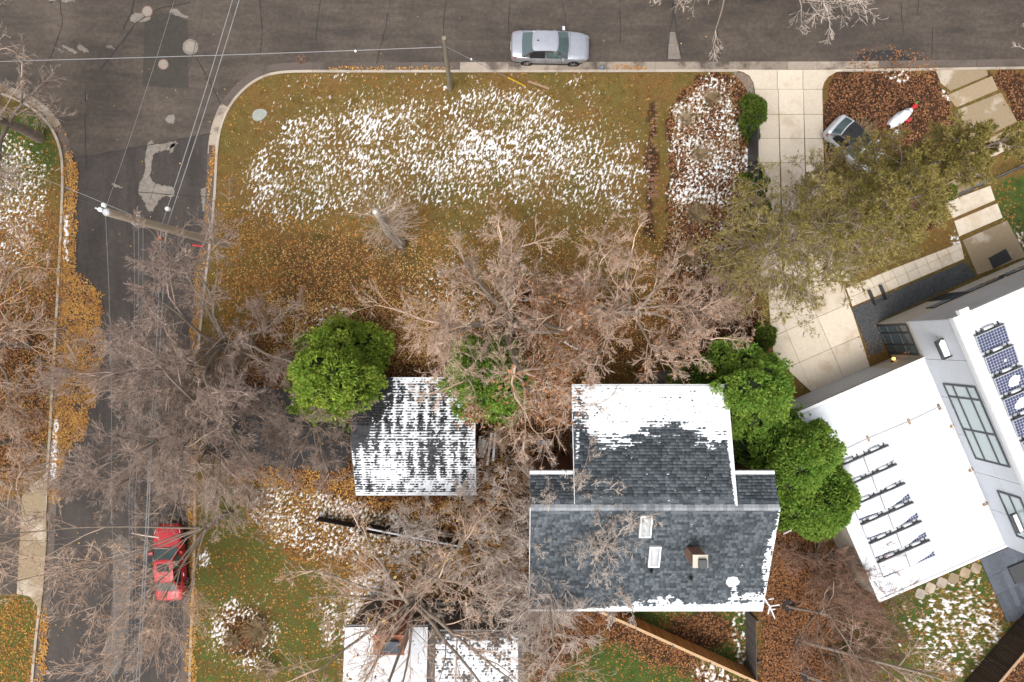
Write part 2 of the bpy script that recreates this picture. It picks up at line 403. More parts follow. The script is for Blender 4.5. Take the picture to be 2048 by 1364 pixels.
# --- masks
def warp(px, py, a=12, s=1):
    return px+a*fbm(px/45, py/45, 100+s)+a*.4*fbm(px/11, py/11, 120+s), py+a*fbm(px/45, py/45, 140+s)+a*.4*fbm(px/11, py/11, 160+s)
def masks(px, py):
    px, py = warp(px, py, 16, 3)
    n = fbm(px/60, py/60, 3); n2 = fbm(px/22, py/22, 9)
    R = .13+.25*n; G = np.zeros_like(px); B = np.full_like(px, .04)
    def mx(A, v): return np.maximum(A, v)
    # main lawn leaf drift towards the trees
    main = inside(px, py, [(440,150),(1340,150),(1340,760),(430,760)], 20)
    t = np.clip((py-330-.12*(px-430)+60*n)/260, 0, 1)*main
    B = mx(B, .9*t*(.75+.5*n2)); R = R+.12*blob(px, py, 900, 330, 400, 120)
    B = mx(B, .75*inside(px, py, [(430,640),(1330,600),(1400,760),(430,780)], 80)); G = mx(G, .55*inside(px, py, [(560,500),(1330,560),(1400,770),(430,780)], 140))
    G = mx(G, .5*blob(px, py, 690, 520, 200, 70)); G = mx(G, .35*blob(px, py, 600, 570, 160, 70))
    G = mx(G, .8*inside(px, py, [(1300,190),(1312,190),(1308,480),(1285,480)], 20)); B = mx(B, .2*inside(px, py, [(1296,190),(1316,190),(1312,480),(1281,480)], 20))
    # right bed
    bed = inside(px, py, [(1345,190),(1400,150),(1490,150),(1505,300),(1530,720),(1330,720),(1330,300)], 14)
    G = mx(G, .95*bed); B = mx(B, .62*bed); R = R*(1-.7*bed)
    yard = inside(px, py, [(1645,180),(1660,146),(1870,142),(1935,290),(1900,420),(1700,560),(1640,480)], 10)
    G = mx(G, 1.*yard); B = mx(B, .55*yard*(1+.6*n2)); R = R*(1-.9*yard)
    ye = inside(px, py, [(1975,142),(2400,130),(2400,330),(2048,330),(2010,200)], 10); G = mx(G, ye); B = mx(B, .5*ye); R = R*(1-ye)
    gr = inside(px, py, [(1985,372),(2200,300),(2200,520),(2040,505)], 8); R = mx(R, 1.0*gr); B = B*(1-.7*gr); B = mx(B, .25*gr*blob(px, py, 1995, 420, 40, 90))
    # between garage and house, under trees
    mid = inside(px, py, [(430,740),(1160,690),(1160,1300),(980,1300),(930,1080),(480,960),(430,900)], 40)
    G = mx(G, .85*mid); B = mx(B, .6*mid*(1+.5*n2)); R = R*(1-.8*mid)
    B = mx(B, .85*inside(px, py, [(470,930),(700,945),(720,1000),(1000,1000),(980,1090),(860,1050),(640,985),(480,965)], 25))
    # west lawn
    wl = inside(px, py, [(-300,180),(120,200),(125,345),(110,700),(90,940),(-300,1060)], 20)
    B = mx(B, wl*(.12+.30*np.clip((py-300)/250, 0, 1))*(1+.5*n2)); G = mx(G, wl*(.15+.5*np.clip((py-420)/250, 0, 1))); R = mx(R, wl*(.25+.5*blob(px, py, 40, 300, 90, 90)))
    wl2 = inside(px, py, [(-300,1190),(60,1185),(75,1230),(60,1500),(-300,1500)], 14); B = mx(B, .55*wl2*(1+.6*n2)); R = mx(R, .55*wl2)
    # south west garden
    sg = inside(px, py, [(395,960),(470,960),(520,1030),(600,1110),(700,1150),(690,1600),(370,1600)], 40)
    R = mx(R, .5*sg); G = G*(1-.9*sg); B = np.where(sg > .5, np.maximum(.14+.14*n2, .02), B)
    sb = inside(px, py, [(480,960),(640,985),(860,1060),(930,1110),(760,1150),(600,1120),(500,1050)], 25); G = mx(G, .5*sb); B = mx(B, .55*sb); R = R*(1-.6*sb)
    G = mx(G, .7*blob(px, py, 490, 1262, 66, 70)); B = mx(B, .5*blob(px, py, 490, 1262, 66, 70))
    B = mx(B, .75*inside(px, py, [(690,1120),(1060,1100),(1060,1200),(700,1200)], 40))
    # back yard
    by = inside(px, py, [(1060,1200),(1500,1200),(1520,1600),(1050,1600)], 10)
    R = np.where(by > .5, .95-.25*n, R); G = G*(1-by)
    lv = np.maximum(inside(px, py, [(1060,1200),(1230,1215),(1520,1380),(1470,1400),(1200,1270),(1090,1380),(1050,1380)], 40), blob(px, py, 1400, 1260, 90, 50))
    B = np.where(by > .5, .12+.5*lv*(1+.4*n2), B); G = np.where(by > .5, .75*lv, G)
    # east yard
    ey = inside(px, py, [(1515,1030),(1640,1060),(1770,1210),(1760,1600),(1510,1600)], 50)
    G = mx(G, .8*ey); B = mx(B, .85*ey); R = R*(1-.6*ey)
    ol = inside(px, py, [(1690,1180),(1960,1120),(2040,1260),(1940,1400),(1640,1500)], 90); R = np.where(ol > .4, .62+.3*n, R); B = np.where(ol > .4, .18+.12*n2, B); G = G*(1-.7*ol)
    B = mx(B, .5*blob(px, py, 1985, 1230, 50, 50)); G = mx(G, .5*blob(px, py, 1985, 1230, 40, 50))
    fr = inside(px, py, [(2000,1340),(2300,1000),(2300,1600),(1960,1600)], 10); G = mx(G, .9*fr); B = mx(B, .6*fr)
    return np.clip(R, 0, 1), np.clip(G, 0, 1), np.clip(B, 0, 1)
gs = .25
xs = np.arange(-40, 40.01, gs); ys = np.arange(-30, 30.01, gs)
X, Y = np.meshgrid(xs, ys); PX, PY = gpx(X, Y)
Z = ground_z(PX, PY)+.0
Z = np.where(Z > .095, Z+.015*fbm(X/2.2, Y/2.2, 5), Z)
V = np.stack([X.ravel(), Y.ravel(), Z.ravel()], 1); nx, ny = len(xs), len(ys)
i = (np.arange(ny-1)[:, None]*nx+np.arange(nx-1)[None]).ravel()
Fc = np.stack([i, i+1, i+nx+1, i+nx], 1)
n0 = len(V); far = 600.
ring = np.array([(-far,-far,-.05),(far,-far,-.05),(far,far,-.05),(-far,far,-.05),(-40,-30,-.05),(40,-30,-.05),(40,30,-.05),(-40,30,-.05)])
V = np.vstack([V, ring]); Fr = np.array([(0,1,5,4),(1,2,6,5),(2,3,7,6),(3,0,4,7)])+n0
ground = npmesh('ground', V, np.vstack([Fc, Fr]), m_ground, smooth=True)
R, G, B = masks(PX, PY)
col = np.ones((len(V), 4), np.float32); col[:, :3] = (.45, .3, .3); col[:n0, 0] = R.ravel(); col[:n0, 1] = G.ravel(); col[:n0, 2] = B.ravel()
ca = ground.data.color_attributes.new('mask', 'FLOAT_COLOR', 'POINT'); ca.data.foreach_set('color', col.ravel())
tag(ground, 'brown and green autumn lawn and garden ground under everything', 'ground', kind='structure')

# road sheets: hidden edges run under the lawns
mb = MB()
a = P(-2500, 190); b = P(3600, -165)
road = thing('road', (0, 0, 0), 0, 'brown grey asphalt streets meeting at the corner', 'road', kind='structure')
xs_ = [-110, P(-40, 0)[0], P(640, 0)[0], 110]; yN = P(0, -165)[1]; y1 = P(0, 150)[1]; y2 = P(0, 330)[1]
mb.add([(xs_[0], y1-.3, 0), (xs_[3], y1-.3, 0), (xs_[3], yN, 0), (xs_[0], yN, 0)], [(0, 1, 2, 3)])
mb.add([(*P(80, 330), 0), (*P(490, 255), 0), (xs_[2], y1-.3, 0), (xs_[1], y1-.3, 0)], [(0, 1, 2, 3)])
obj('asphalt', mb, m_road, road); mb = MB(); q = [P(80, 330), P(490, 255), P(300, 4200), P(-160, 4200)]
mb.add([(q[3][0], q[3][1], 0), (q[2][0], q[2][1], 0), (q[1][0], q[1][1], 0), (q[0][0], q[0][1], 0)], [(0, 1, 2, 3)])
obj('asphalt', mb, m_road2, road)

def resample(path, step):
    out = [Vector((*path[0], 0))]; acc = [0]
    pts = [Vector((*p, 0)) for p in path]; cum = [0]
    for i in range(1, len(pts)): cum.append(cum[-1]+(pts[i]-pts[i-1]).length)
    n = max(2, int(cum[-1]/step)); res = []; j = 0
    for k in range(n+1):
        s = cum[-1]*k/n
        while j < len(cum)-2 and cum[j+1] < s: j += 1
        t = (s-cum[j])/max(1e-9, cum[j+1]-cum[j]); res.append(pts[j].lerp(pts[j+1], t))
    return res
def strip(pts, o0, o1, zb, z0, z1):
    mb = MB(); n = len(pts)
    for i, p in enumerate(pts):
        t = (pts[min(i+1, n-1)]-pts[max(i-1, 0)]).normalized(); r = Vector((t.y, -t.x, 0))
        for o, z in ((o0, zb), (o1, zb), (o1, z1), (o0, z0)):
            q = p+r*o; mb.v.append((q.x, q.y, z))
    for i in range(n-1):
        for k in range(4): mb.f.append((i*4+k, i*4+(k+1)%4, i*4+4+(k+1)%4, i*4+4+k))
    mb.f.append((3, 2, 1, 0)); e = (n-1)*4; mb.f.append((e, e+1, e+2, e+3))
    return mb
kerb = thing('kerb', (0, 0, 0), 0, 'pale concrete kerb and gutter edging the lawns along both streets', 'kerb', kind='structure')
def kerbline(path, seclen=3.0, gut=.52, kh=.13, mats=None, gz=.03):
    pts = resample(Wp(path), .25); k = int(seclen/.25)
    for s in range(0, len(pts)-1, k):
        seg = pts[s:s+k+1]
        if len(seg) < 2: continue
        m = seg[len(seg)//2]
        if abs(m.x) > 42 or abs(m.y) > 32: continue
        a, b = seg[0], seg[-1]; seg = [a+(seg[1]-a)*.03]+seg[1:-1]+[b+(seg[-2]-b)*.03]
        obj('kerb_section', strip(seg, -.0, .155, -.1, kh, kh), m_kerb, kerb)
        px, py = gpx(m.x, m.y)
        obj('gutter_section', strip(seg, -gut, -.004, -.1, .008, gz), (mats(px, py) if mats else m_gut), kerb)
kerbline(KR, mats=lambda x, y: m_gutd if (y < 250 and x < 930) or (y > 330) else m_gut)
kerbline(KL, mats=lambda x, y: m_gut if y < 300 else m_gutd)
kerbline(KE, mats=lambda x, y: m_gut if x < 1720 else m_gutd)
kerbline([(1474,140),(1660,140)], 1.5, kh=.05)

# patches, worn spots, cracks
def decal(name, poly, z, mat, jit=0, parent=road, seed=0):
    w_ = Wp(poly)
    if jit:
        w_ = chaikin(w_, 2, True); r_ = random.Random(seed); out = []
        for i in range(len(w_)):
            a, b = w_[i], w_[(i+1)%len(w_)]
            for t in (0, .5): out.append((a[0]+(b[0]-a[0])*t+r_.uniform(-jit, jit), a[1]+(b[1]-a[1])*t+r_.uniform(-jit, jit)))
        w_ = out
    if sum(w_[i][0]*w_[(i+1)%len(w_)][1]-w_[(i+1)%len(w_)][0]*w_[i][1] for i in range(len(w_))) < 0: w_ = w_[::-1]
    mb = MB(); mb.add([(x, y, z) for x, y in w_], [tuple(range(len(w_)))])
    return obj(name, mb, mat, parent)
decal('asphalt_patch', [(288,40),(300,30),(345,28),(375,42),(377,178),(286,172)], .004, m_patch)
decal('asphalt_patch', [(257,1120),(330,1110),(362,1200),(360,1280),(258,1278)], .004, m_black)
decal('asphalt_patch', [(1722,106),(1760,100),(1800,104),(1832,122),(1830,136),(1712,136),(1712,118)], .005, m_black, .06)
for k, pl in enumerate([[(258,45),(262,28),(280,26),(300,30),(303,38),(285,45)], [(335,25),(350,14),(362,26),(380,34),(372,37),(345,28)], [(98,0),(110,0),(110,5),(98,5)], [(122,0),(151,0),(150,4),(123,4)],
        [(107,96),(112,95),(132,106),(128,108)], [(121,91),(132,91),(158,105),(152,108),(135,100)], [(153,90),(162,89),(180,103),(175,107),(155,97)], [(210,95),(216,88),(232,98),(224,97)], [(328,238),(350,224),(351,246),(338,248)],
        [(302,275),(310,290),(345,282),(360,284),(340,300),(305,305),(302,341),(300,360),(320,372),(345,370),(352,395),(320,392),(310,420),(296,424),(288,400),(275,385),(282,360),(292,341),(290,305)], [(340,290),(352,284),(345,305),(338,310)],
        [(220,364),(240,372),(250,378),(228,374)], [(172,182),(176,200),(171,206),(170,190)], [(223,1070),(262,1070),(260,1180),(252,1280),(240,1350),(208,1356),(210,1290),(230,1200)], [(160,1346),(190,1318),(192,1345),(170,1350)], [(400,377),(415,372),(416,400),(407,430),(403,400)], [(1338,64),(1350,64),(1362,118),(1336,118)]]):
    decal('worn_patch', pl, .008, m_worn2 if k in (13, 14) else m_worn, .05 if k != 16 else 0, seed=k)
def ribbon(name, pts, wid, mat, z=.012, jit=.03, seed=0, parent=road):
    r_ = random.Random(seed); pw = resample(Wp(pts), .35)
    pw = [p+Vector((r_.uniform(-jit, jit), r_.uniform(-jit, jit), 0)) for p in pw]; mb = MB(); n = len(pw)
    for i, p in enumerate(pw):
        t = (pw[min(i+1, n-1)]-pw[max(i-1, 0)]).normalized(); r = Vector((t.y, -t.x, 0))*wid*.5*r_.uniform(.5, 1.2)
        mb.v += [(p.x-r.x, p.y-r.y, z), (p.x+r.x, p.y+r.y, z)]
    mb.f = [(2*i, 2*i+1, 2*i+3, 2*i+2) for i in range(n-1)]
    return obj(name, mb, mat, parent)
CR = [[(380,5),(320,16),(272,46),(240,90),(200,140)], [(392,115),(415,155),(445,215)], [(80,330),(200,308),(330,285),(440,264)], [(269,0),(262,30),(245,60)], [(120,0),(125,45),(112,90),(88,140)], [(780,0),(773,45),(760,100),(752,128)], [(892,0),(888,40),(887,72)], [(1020,0),(1018,40),(1018,70)],
      [(1124,0),(1130,30),(1132,58)], [(1345,0),(1346,25),(1338,75),(1333,120)], [(1348,0),(1347,25),(1358,80),(1362,120)], [(1434,0),(1435,60),(1440,118)], [(1802,5),(1804,40),(1806,65)], [(1838,0),(1834,30)], [(1865,55),(1864,110)], [(165,375),(205,385)], [(275,384),(330,388),(420,394)], [(270,745),(310,747),(345,756)], [(170,230),(172,330)],
      [(60,1350),(190,1352),(300,1346)], [(185,1180),(190,1340)], [(320,980),(365,925),(390,900)], [(1240,0),(1240,90)], [(640,0),(632,80)], [(520,0),(525,60),(520,110)]]
for k, c in enumerate(CR): ribbon('road_crack', c, .05 if k > 3 else .07, m_crack, seed=k)
# tyre-darkened lanes are part of the asphalt; driveway apron and slabs follow
drive = thing('driveway', (0, 0, 0), 0, 'pale concrete slab driveway running from the street to the white house', 'driveway', kind='structure')
def slab(poly, parent, mat, z0=.0, z1=.125, gap=.012, px=True, name='slab'):
    w_ = Wp(poly) if px else poly
    cx = sum(p[0] for p in w_)/len(w_); cy = sum(p[1] for p in w_)/len(w_); out = []
    for x, y in w_:
        d = math.hypot(x-cx, y-cy); out.append((x-(x-cx)/d*gap*1.4, y-(y-cy)/d*gap*1.4))
    z1 += random.uniform(0, .008)
    return obj(name, MB().prism(out, z0, z1), mat, parent)
slab([(1468,141),(1553,141),(1553,180),(1508,180),(1505,166),(1497,153),(1484,145)], drive, m_conc)
slab([(1553,141),(1604,141),(1604,180),(1553,180)], drive, m_conc); slab([(1604,141),(1690,141),(1672,145),(1655,155),(1646,168),(1643,180),(1604,180)], drive, m_conc)
rows = [180, 230, 278, 326, 375, 424, 473, 520, 562]
for j in range(len(rows)-1):
    for xa, xb in ((1508, 1555), (1555, 1605), (1605, 1643 if j < 5 else 1690)):
        slab([(xa+(j*1.5), rows[j]), (xb+(j*1.0), rows[j]), (xb+(j+1)*1.0, rows[j+1]), (xa+(j+1)*1.5, rows[j+1])], drive, m_conc)
TH = math.radians(23.5); U = Vector((math.cos(TH), math.sin(TH), 0)); VV = Vector((math.sin(TH), -math.cos(TH), 0))   # axes of the rotated house
def rotgrid(clip, du, dv, parent, mat, org, gap=.012, z1=.125):
    cw = Wp(clip); o = Vector((*P(*org), 0))
    us = [(Vector((x, y, 0))-o).dot(U) for x, y in cw]; vs = [(Vector((x, y, 0))-o).dot(VV) for x, y in cw]
    for i in range(math.floor(min(us)/du), math.ceil(max(us)/du)):
        for j in range(math.floor(min(vs)/dv), math.ceil(max(vs)/dv)):
            q = [o+U*(du*(i+a))+VV*(dv*(j+b)) for a, b in ((0, 0), (1, 0), (1, 1), (0, 1))]
            pl = clip_poly([(p.x, p.y) for p in q], cw)
            if len(pl) > 2 and area(pl) > .03: slab(pl, parent, mat, gap=gap, z1=z1, px=False)
rotgrid([(1533,563),(1682,563),(1701,617),(1738,733),(1625,787),(1545,712)], 2.1, 2.1, drive, m_conc, (1625, 787))
walk = thing('path', (0, 0, 0), 0, 'pale tiled concrete walk along the gravel strip of the white house', 'path', kind='structure')
rotgrid([(1690,574),(1781,539),(1918,483),(1926,518),(1703,613)], .72, .62, walk, m_conc, (1926, 518), .01)
steps = thing('path', (0, 0, 0), 0, 'broad concrete pads stepping from the street kerb to the white house door', 'path', kind='structure')
for pl in ([(1868,142),(1970,140),(1974,152),(1898,184),(1878,168)], [(1890,192),(1981,153),(1994,181),(1909,217)], [(1911,221),(1999,186),(2032,245),(1938,289)], [(1935,296),(2034,250),(2048,282),(1990,312),(1948,330)], [(1880,372),(1960,335),(1974,364),(1888,398)]):
    slab(pl, steps, m_slab, gap=.02, z1=.14)
for pl in ([(1886,406),(1978,372),(1988,401),(1902,438)], [(1905,443),(1992,407),(2003,436),(1915,474)]): slab(pl, steps, m_conc, gap=.02, z1=.14)
slab([(1921,481),(2011,441),(2049,514),(1951,551)], steps, m_slab, gap=.02, z1=.16)
mat_ = tag(obj('door_mat', MB().prism(Wp([(1973,517),(2007,498),(2020,520),(1983,538)]), .17, .19), m_blk), 'black rectangular mat on the concrete entry pad', 'mat')
wd = thing('driveway', (0, 0, 0), 0, 'short pale concrete driveway crossing the west kerb', 'driveway', kind='structure')
slab([(99,938),(98,975),(95,990),(96,1080),(42,1080),(46,992),(62,972),(86,955)], wd, m_slab); slab([(96,1080),(89,1180),(82,1240),(80,1215),(62,1192),(36,1186),(42,1080)], wd, m_slab)
decal('side_drive', [(46,990),(-200,1060),(-200,1200),(36,1186)], .135, m_road, parent=wd)
decal('side_drive', [(430,760),(700,800),(706,940),(640,942),(470,930),(392,880),(392,800)], .135, m_black, .05, parent=ground)
# gravel strip
gv = thing('gravel_strip', (0, 0, 0), 0, 'dark grey gravel strip against the beige wall of the white house', 'gravel', kind='stuff')
GP = [(1702,617),(1928,524),(1951,552),(1757,642),(1766,700),(1738,712)]
obj('gravel_bed', MB().prism(Wp(GP), 0, .125), m_gravel, gv)
def pebbles(poly, n, r0, r1, mat, name, parent, z, seed):
    r_ = np.random.default_rng(seed); p = np.array(poly, float); lo, hi = p.min(0), p.max(0)
    q = r_.uniform(lo, hi, (n*3, 2)); q = q[sdf(q[:, 0], q[:, 1], poly) < -1][:n]; k = HC/FPX
    c = np.stack([(q[:, 0]-1024)*k, (682-q[:, 1])*k, np.full(len(q), z)], 1); r = r_.uniform(r0, r1, (len(c), 1, 1))
    oc = np.array([(1,0,0),(0,1,0),(-1,0,0),(0,-1,0),(0,0,.7)], float)[None]*r*r_.uniform(.7, 1.3, (len(c), 5, 1))
    a = r_.uniform(0, 6.28, len(c)); ca_, sa = np.cos(a)[:, None], np.sin(a)[:, None]
    V = np.stack([oc[..., 0]*ca_-oc[..., 1]*sa, oc[..., 0]*sa+oc[..., 1]*ca_, oc[..., 2]], 2)+c[:, None]
    F = (np.array([(0,1,4),(1,2,4),(2,3,4),(3,0,4)])[None]+(np.arange(len(c))*5)[:, None, None]).reshape(-1, 3)
    o = npmesh(name, V.reshape(-1, 3), F, mat, parent); o['kind'] = 'stuff'; return o
pebbles(GP, 5200, .03, .06, m_gravel, 'gravel_stones', gv, .125, 5)
pb = thing('gravel_strip', (0, 0, 0), 0, 'curved speckled pebble edging beside the driveway mouth', 'gravel', kind='stuff')
GP2 = [(1462,143),(1484,147),(1497,155),(1505,168),(1508,205),(1500,205),(1494,185),(1482,165)]
obj('gravel_bed', MB().prism(Wp(GP2), 0, .12), m_pebble, pb); pebbles(GP2, 700, .03, .06, m_pebble, 'gravel_stones', pb, .12, 6)

# half-buried brick path in the lawn
bp = thing('path', (0, 0, 0), 0, 'half buried reddish brick path down the right side of the lawn', 'path', kind='structure')
m_paver = M('old_paver', (.20, .105, .068), (.13, .068, .042), 5, .9, isl=.3, bump=.4); rb = random.Random(8); pme = None
for k in range(74):
    yy = 205+k*3.7; cx_ = 1308-.055*max(0, yy-300)+2*math.sin(yy/30); pr = .7 if 355 < yy < 395 else (.30 if 215 < yy < 340 else .12)
    for c_ in range(3):
        if rb.random() > pr: continue
        x, y = P(cx_-7+c_*6.9+(k % 2)*3, yy)
        if pme is None:
            o = obj('paver', MB().box(-.095, .095, -.048, .048, -.06, .0), m_paver, bp, True); pme = o.data
        else:
            o = bpy.data.objects.new('paver', pme); C.objects.link(o); o.parent = bp
        o.location = (x, y, .112+rb.uniform(-.012, .014)); o.rotation_euler = (rb.uniform(-.05, .05), rb.uniform(-.05, .05), rb.uniform(-.06, .06))

# ------------------------------------------------------------------ snow on the ground
def snow_cover(px, py):
    px, py = warp(px, py, 11, 7)
    n = fbm(px/70, py/70, 21)*.22; c = np.zeros_like(px)
    mx = lambda v: np.maximum(c, v)
    c = mx(.43*inside(px, py, [(490,440),(500,330),(560,240),(700,205),(860,195),(980,165),(1110,195),(1150,255),(1285,290),(1290,370),(1255,440),(1100,410),(1000,405),(900,410),(760,425),(620,445)], 60)*(1+n*2.2))
    c = mx(.57*blob(px, py, 1010, 305, 270, 90, .8)*(1+n*1.2)); c = mx(.47*blob(px, py, 1180, 335, 110, 70, .7)); c = mx(.44*blob(px, py, 760, 330, 200, 60, .8)*(1+n*2))
    c = mx(.12*inside(px, py, [(500,250),(600,150),(1180,150),(1290,300),(1270,470),(500,450)], 60)*(1+n*2))
    c = mx(.52*inside(px, py, [(1340,220),(1420,150),(1470,165),(1485,330),(1470,400),(1440,420),(1340,400)], 24)*(1+n*1.6))
    c = mx(.27*inside(px, py, [(1335,390),(1480,340),(1470,500),(1440,560),(1335,540)], 24)*(1+n*2)); c = mx(.78*inside(px, py, [(1484,300),(1493,300),(1493,347),(1484,347)], 6))
    c = mx(.42*inside(px, py, [(-200,250),(20,262),(100,330),(105,430),(40,540),(-200,580)], 50)*(1+n))
    c = mx(.48*inside(px, py, [(484,965),(620,975),(760,1012),(860,1050),(925,1078),(930,1112),(862,1125),(760,1130),(640,1115),(560,1095),(500,1040)], 30)*(1+n*1.4))
    ring = np.abs(np.hypot(px-490, py-1265)-52); c = mx(.38*(1-sstep(8, 40, ring))*(1+n*4)); c = mx(.62*inside(px, py, [(700,1150),(775,1130),(780,1175),(730,1240),(690,1300),(685,1240)], 20))
    c = mx(.45*inside(px, py, [(1850,1190),(1955,1140),(1985,1200),(2010,1262),(1975,1310),(1930,1350),(1840,1330),(1830,1260)], 40)*(1+n)); c = mx(.25*inside(px, py, [(1790,1230),(1850,1190),(1850,1340),(1800,1300)], 40))
    c = mx(.27*inside(px, py, [(835,520),(1100,500),(1110,560),(1000,600),(1010,700),(900,720),(830,640)], 50)*(1+n)); c = mx(.38*inside(px, py, [(585,640),(690,600),(700,650),(600,670)], 25)); c = mx(.12*blob(px, py, 990, 480, 90, 40))
    c = mx(.45*inside(px, py, [(1465,1220),(1493,1220),(1493,1330),(1470,1330)], 16)); c = mx(.5*inside(px, py, [(1385,1320),(1440,1330),(1500,1400),(1400,1400)], 20))
    c = mx(.5*inside(px, py, [(1752,140),(1826,142),(1822,158),(1790,165)], 10)); c = mx(.6*blob(px, py, 1886, 192, 10, 12)); c = mx(.4*blob(px, py, 1180, 695, 50, 14))
    c = mx(.6*blob(px, py, 410, 1120, 14, 24)); c = mx(.45*blob(px, py, 660, 1240, 24, 60)); c = mx(.55*blob(px, py, 520, 345, 26, 16)); c = mx(.5*blob(px, py, 530, 318, 16, 20))
    c = mx(.4*blob(px, py, 690, 152, 30, 16)); c = mx(.5*blob(px, py, 891, 178, 8, 9)); c = mx(.4*blob(px, py, 935, 158, 7, 16)); c = mx(.4*blob(px, py, 1145, 168, 16, 12)); c = mx(.5*blob(px, py, 2040, 470, 14, 20))
    c = mx(.55*inside(px, py, [(1900,455),(1915,480),(1905,500),(1890,480)], 10)); c = mx(.4*inside(px, py, [(1540,205+380),(1550,600),(1548,640),(1535,640)], 10))
    return c
def set_thick(o, t):
    a = o.data.attributes.new('thick', 'FLOAT', 'POINT'); a.data.foreach_set('value', t.astype(np.float32))
def snow_sheet(name, boxes, cell, cover, label):
    VS = []; FS = []; TH_ = []; n = 0
    for x0, y0, x1, y1, sx, sy, sh in boxes:
        step = cell*PXM; xs = np.arange(x0, x1, step); ys = np.arange(y0, y1, step); X, Y = np.meshgrid(xs, ys)
        c = cover(X, Y); v = (.62*noise2((X+sh*Y)/sx, Y/sy, 31)+.55*noise2((X+sh*Y)/(sx*.55), Y/(sy*.5), 32)+.35*noise2(X/(sx*.3), Y/(sy*.3), 33)+.18*fbm(X/30, Y/30, 34))*.95
        h = np.clip((v-1.15*(.5-c))*.06, -.05, .035); h = np.where(c < .02, -.05, h)
        h = np.where(sdf(X, Y, ROADP) < 3, -.05, h)
        k = HC/FPX; z = .104+h; zz = z
        ok = (h > -.012); keep = ok[:-1, :-1] | ok[1:, :-1] | ok[:-1, 1:] | ok[1:, 1:]
        nx = X.shape[1]; ii, jj = np.nonzero(keep); b = ii*nx+jj
        F = np.stack([b+nx, b+nx+1, b+1, b], 1); V = np.stack([((X-1024)*k).ravel(), ((682-Y)*k).ravel(), zz.ravel()], 1)
        u, inv = np.unique(F, return_inverse=True); VS.append(V[u]); FS.append(inv.reshape(-1, 4)+n); n += len(u); TH_.append(np.clip(h.ravel()[u]/.03, 0, 1))
    o = npmesh(name, np.vstack(VS), np.vstack(FS), m_gsnow, smooth=True); set_thick(o, np.concatenate(TH_)); return tag(o, label, 'snow', kind='stuff')
snow_sheet('snow', [(480,143,1300,470,5.2,10,.3)], .038, snow_cover, 'patchy white snow flecks across the big front lawn')
snow_sheet('snow', [(1325,143,1500,570,5.5,6.5,.1)], .04, snow_cover, 'patchy snow over the leafy bed beside the driveway')
snow_sheet('snow', [(-60,240,125,590,6,7,.2)], .042, snow_cover, 'melting snow on the lawn west of the side street')
snow_sheet('snow', [(400,950,960,1364,6,7,.2),(830,440,1200,730,6,7,.2),(585,595,705,670,6,7,.2)], .05, snow_cover, 'scattered snow under bare trees and round the garden beds')
snow_sheet('snow', [(1780,1130,2020,1364,14,9,-.4),(1380,1215,1500,1364,10,11,0),(1740,135,1900,205,8,8,0),(1885,445,2060,510,8,8,0)], .05, snow_cover, 'scattered snow on the lawn by the slate patio and along fences')
def road_snow(px, py):
    n = fbm(px/30, py/30, 4)*.4
    return np.maximum(.5*inside(px, py, [(130,430),(138,430),(136,520),(128,520)], 6)*(1+n), .56*inside(px, py, [(109,838),(117,838),(113,960),(101,960)], 6)*(1+n))
def gutter_snow():
    step = .05*PXM; X, Y = np.meshgrid(np.arange(90, 150, step), np.arange(420, 970, step))
    c = road_snow(X, Y); v = fbm(X/6, Y/8, 77); h = np.clip((v-1.15*(.5-c))*.09, -.05, .03); h = np.where(c < .05, -.05, h); ok = h > -.01
    keep = ok[:-1, :-1] | ok[1:, :-1] | ok[:-1, 1:] | ok[1:, 1:]; nx = X.shape[1]; ii, jj = np.nonzero(keep); b = ii*nx+jj; F = np.stack([b+nx, b+nx+1, b+1, b], 1); k = HC/FPX
    V = np.stack([((X-1024)*k).ravel(), ((682-Y)*k).ravel(), (.06+h).ravel()], 1); u, inv = np.unique(F, return_inverse=True)
    tag(npmesh('snow', V[u], inv.reshape(-1, 4), m_snow, smooth=True), 'thin line of snow among leaves in the west gutter', 'snow', kind='stuff')
gutter_snow()

# ------------------------------------------------------------------ fallen leaves
def leaves(name, regs, mat, label, seed, size=(.065, .125), road=False):
    r_ = np.random.default_rng(seed); VS = []
    for poly, dens, feather, clump in regs:
        p = np.array(poly, float); lo, hi = p.min(0)-feather, p.max(0)+feather; A = (hi-lo).prod()/PXM**2
        q = r_.uniform(lo, hi, (int(A*dens), 2)); wq = warp(q[:, 0], q[:, 1], min(14, 2+feather), seed); pr = inside(wq[0], wq[1], poly, max(2, feather*2))*np.clip(1+clump*fbm(q[:, 0]/35, q[:, 1]/35, seed), 0, 2)*.6
        q = q[r_.uniform(0, 1, len(q)) < pr]; n = len(q); k = HC/FPX
        d = sdf(q[:, 0], q[:, 1], ROADP)/PXM; z = np.where(d > 0, .112, np.where(d > -.16, .05, .02))+r_.uniform(.005, .06, n)
        c = np.stack([(q[:, 0]-1024)*k, (682-q[:, 1])*k, z], 1); s = r_.uniform(*size, n)[:, None]; a = r_.uniform(0, 6.28, n)
        e1 = np.stack([np.cos(a), np.sin(a), r_.uniform(-.35, .35, n)], 1)*s*.55; e2 = np.stack([-np.sin(a), np.cos(a), r_.uniform(-.35, .35, n)], 1)*s*r_.uniform(.3, .5, (n, 1))
        VS.append(np.stack([c-e1, c+e2-e1*.1, c+e1, c-e2-e1*.1], 1))
    V = np.concatenate(VS).reshape(-1, 3); F = np.arange(len(V)).reshape(-1, 4)
    return tag(npmesh(name, V, F, mat), label, 'leaves', kind='stuff')
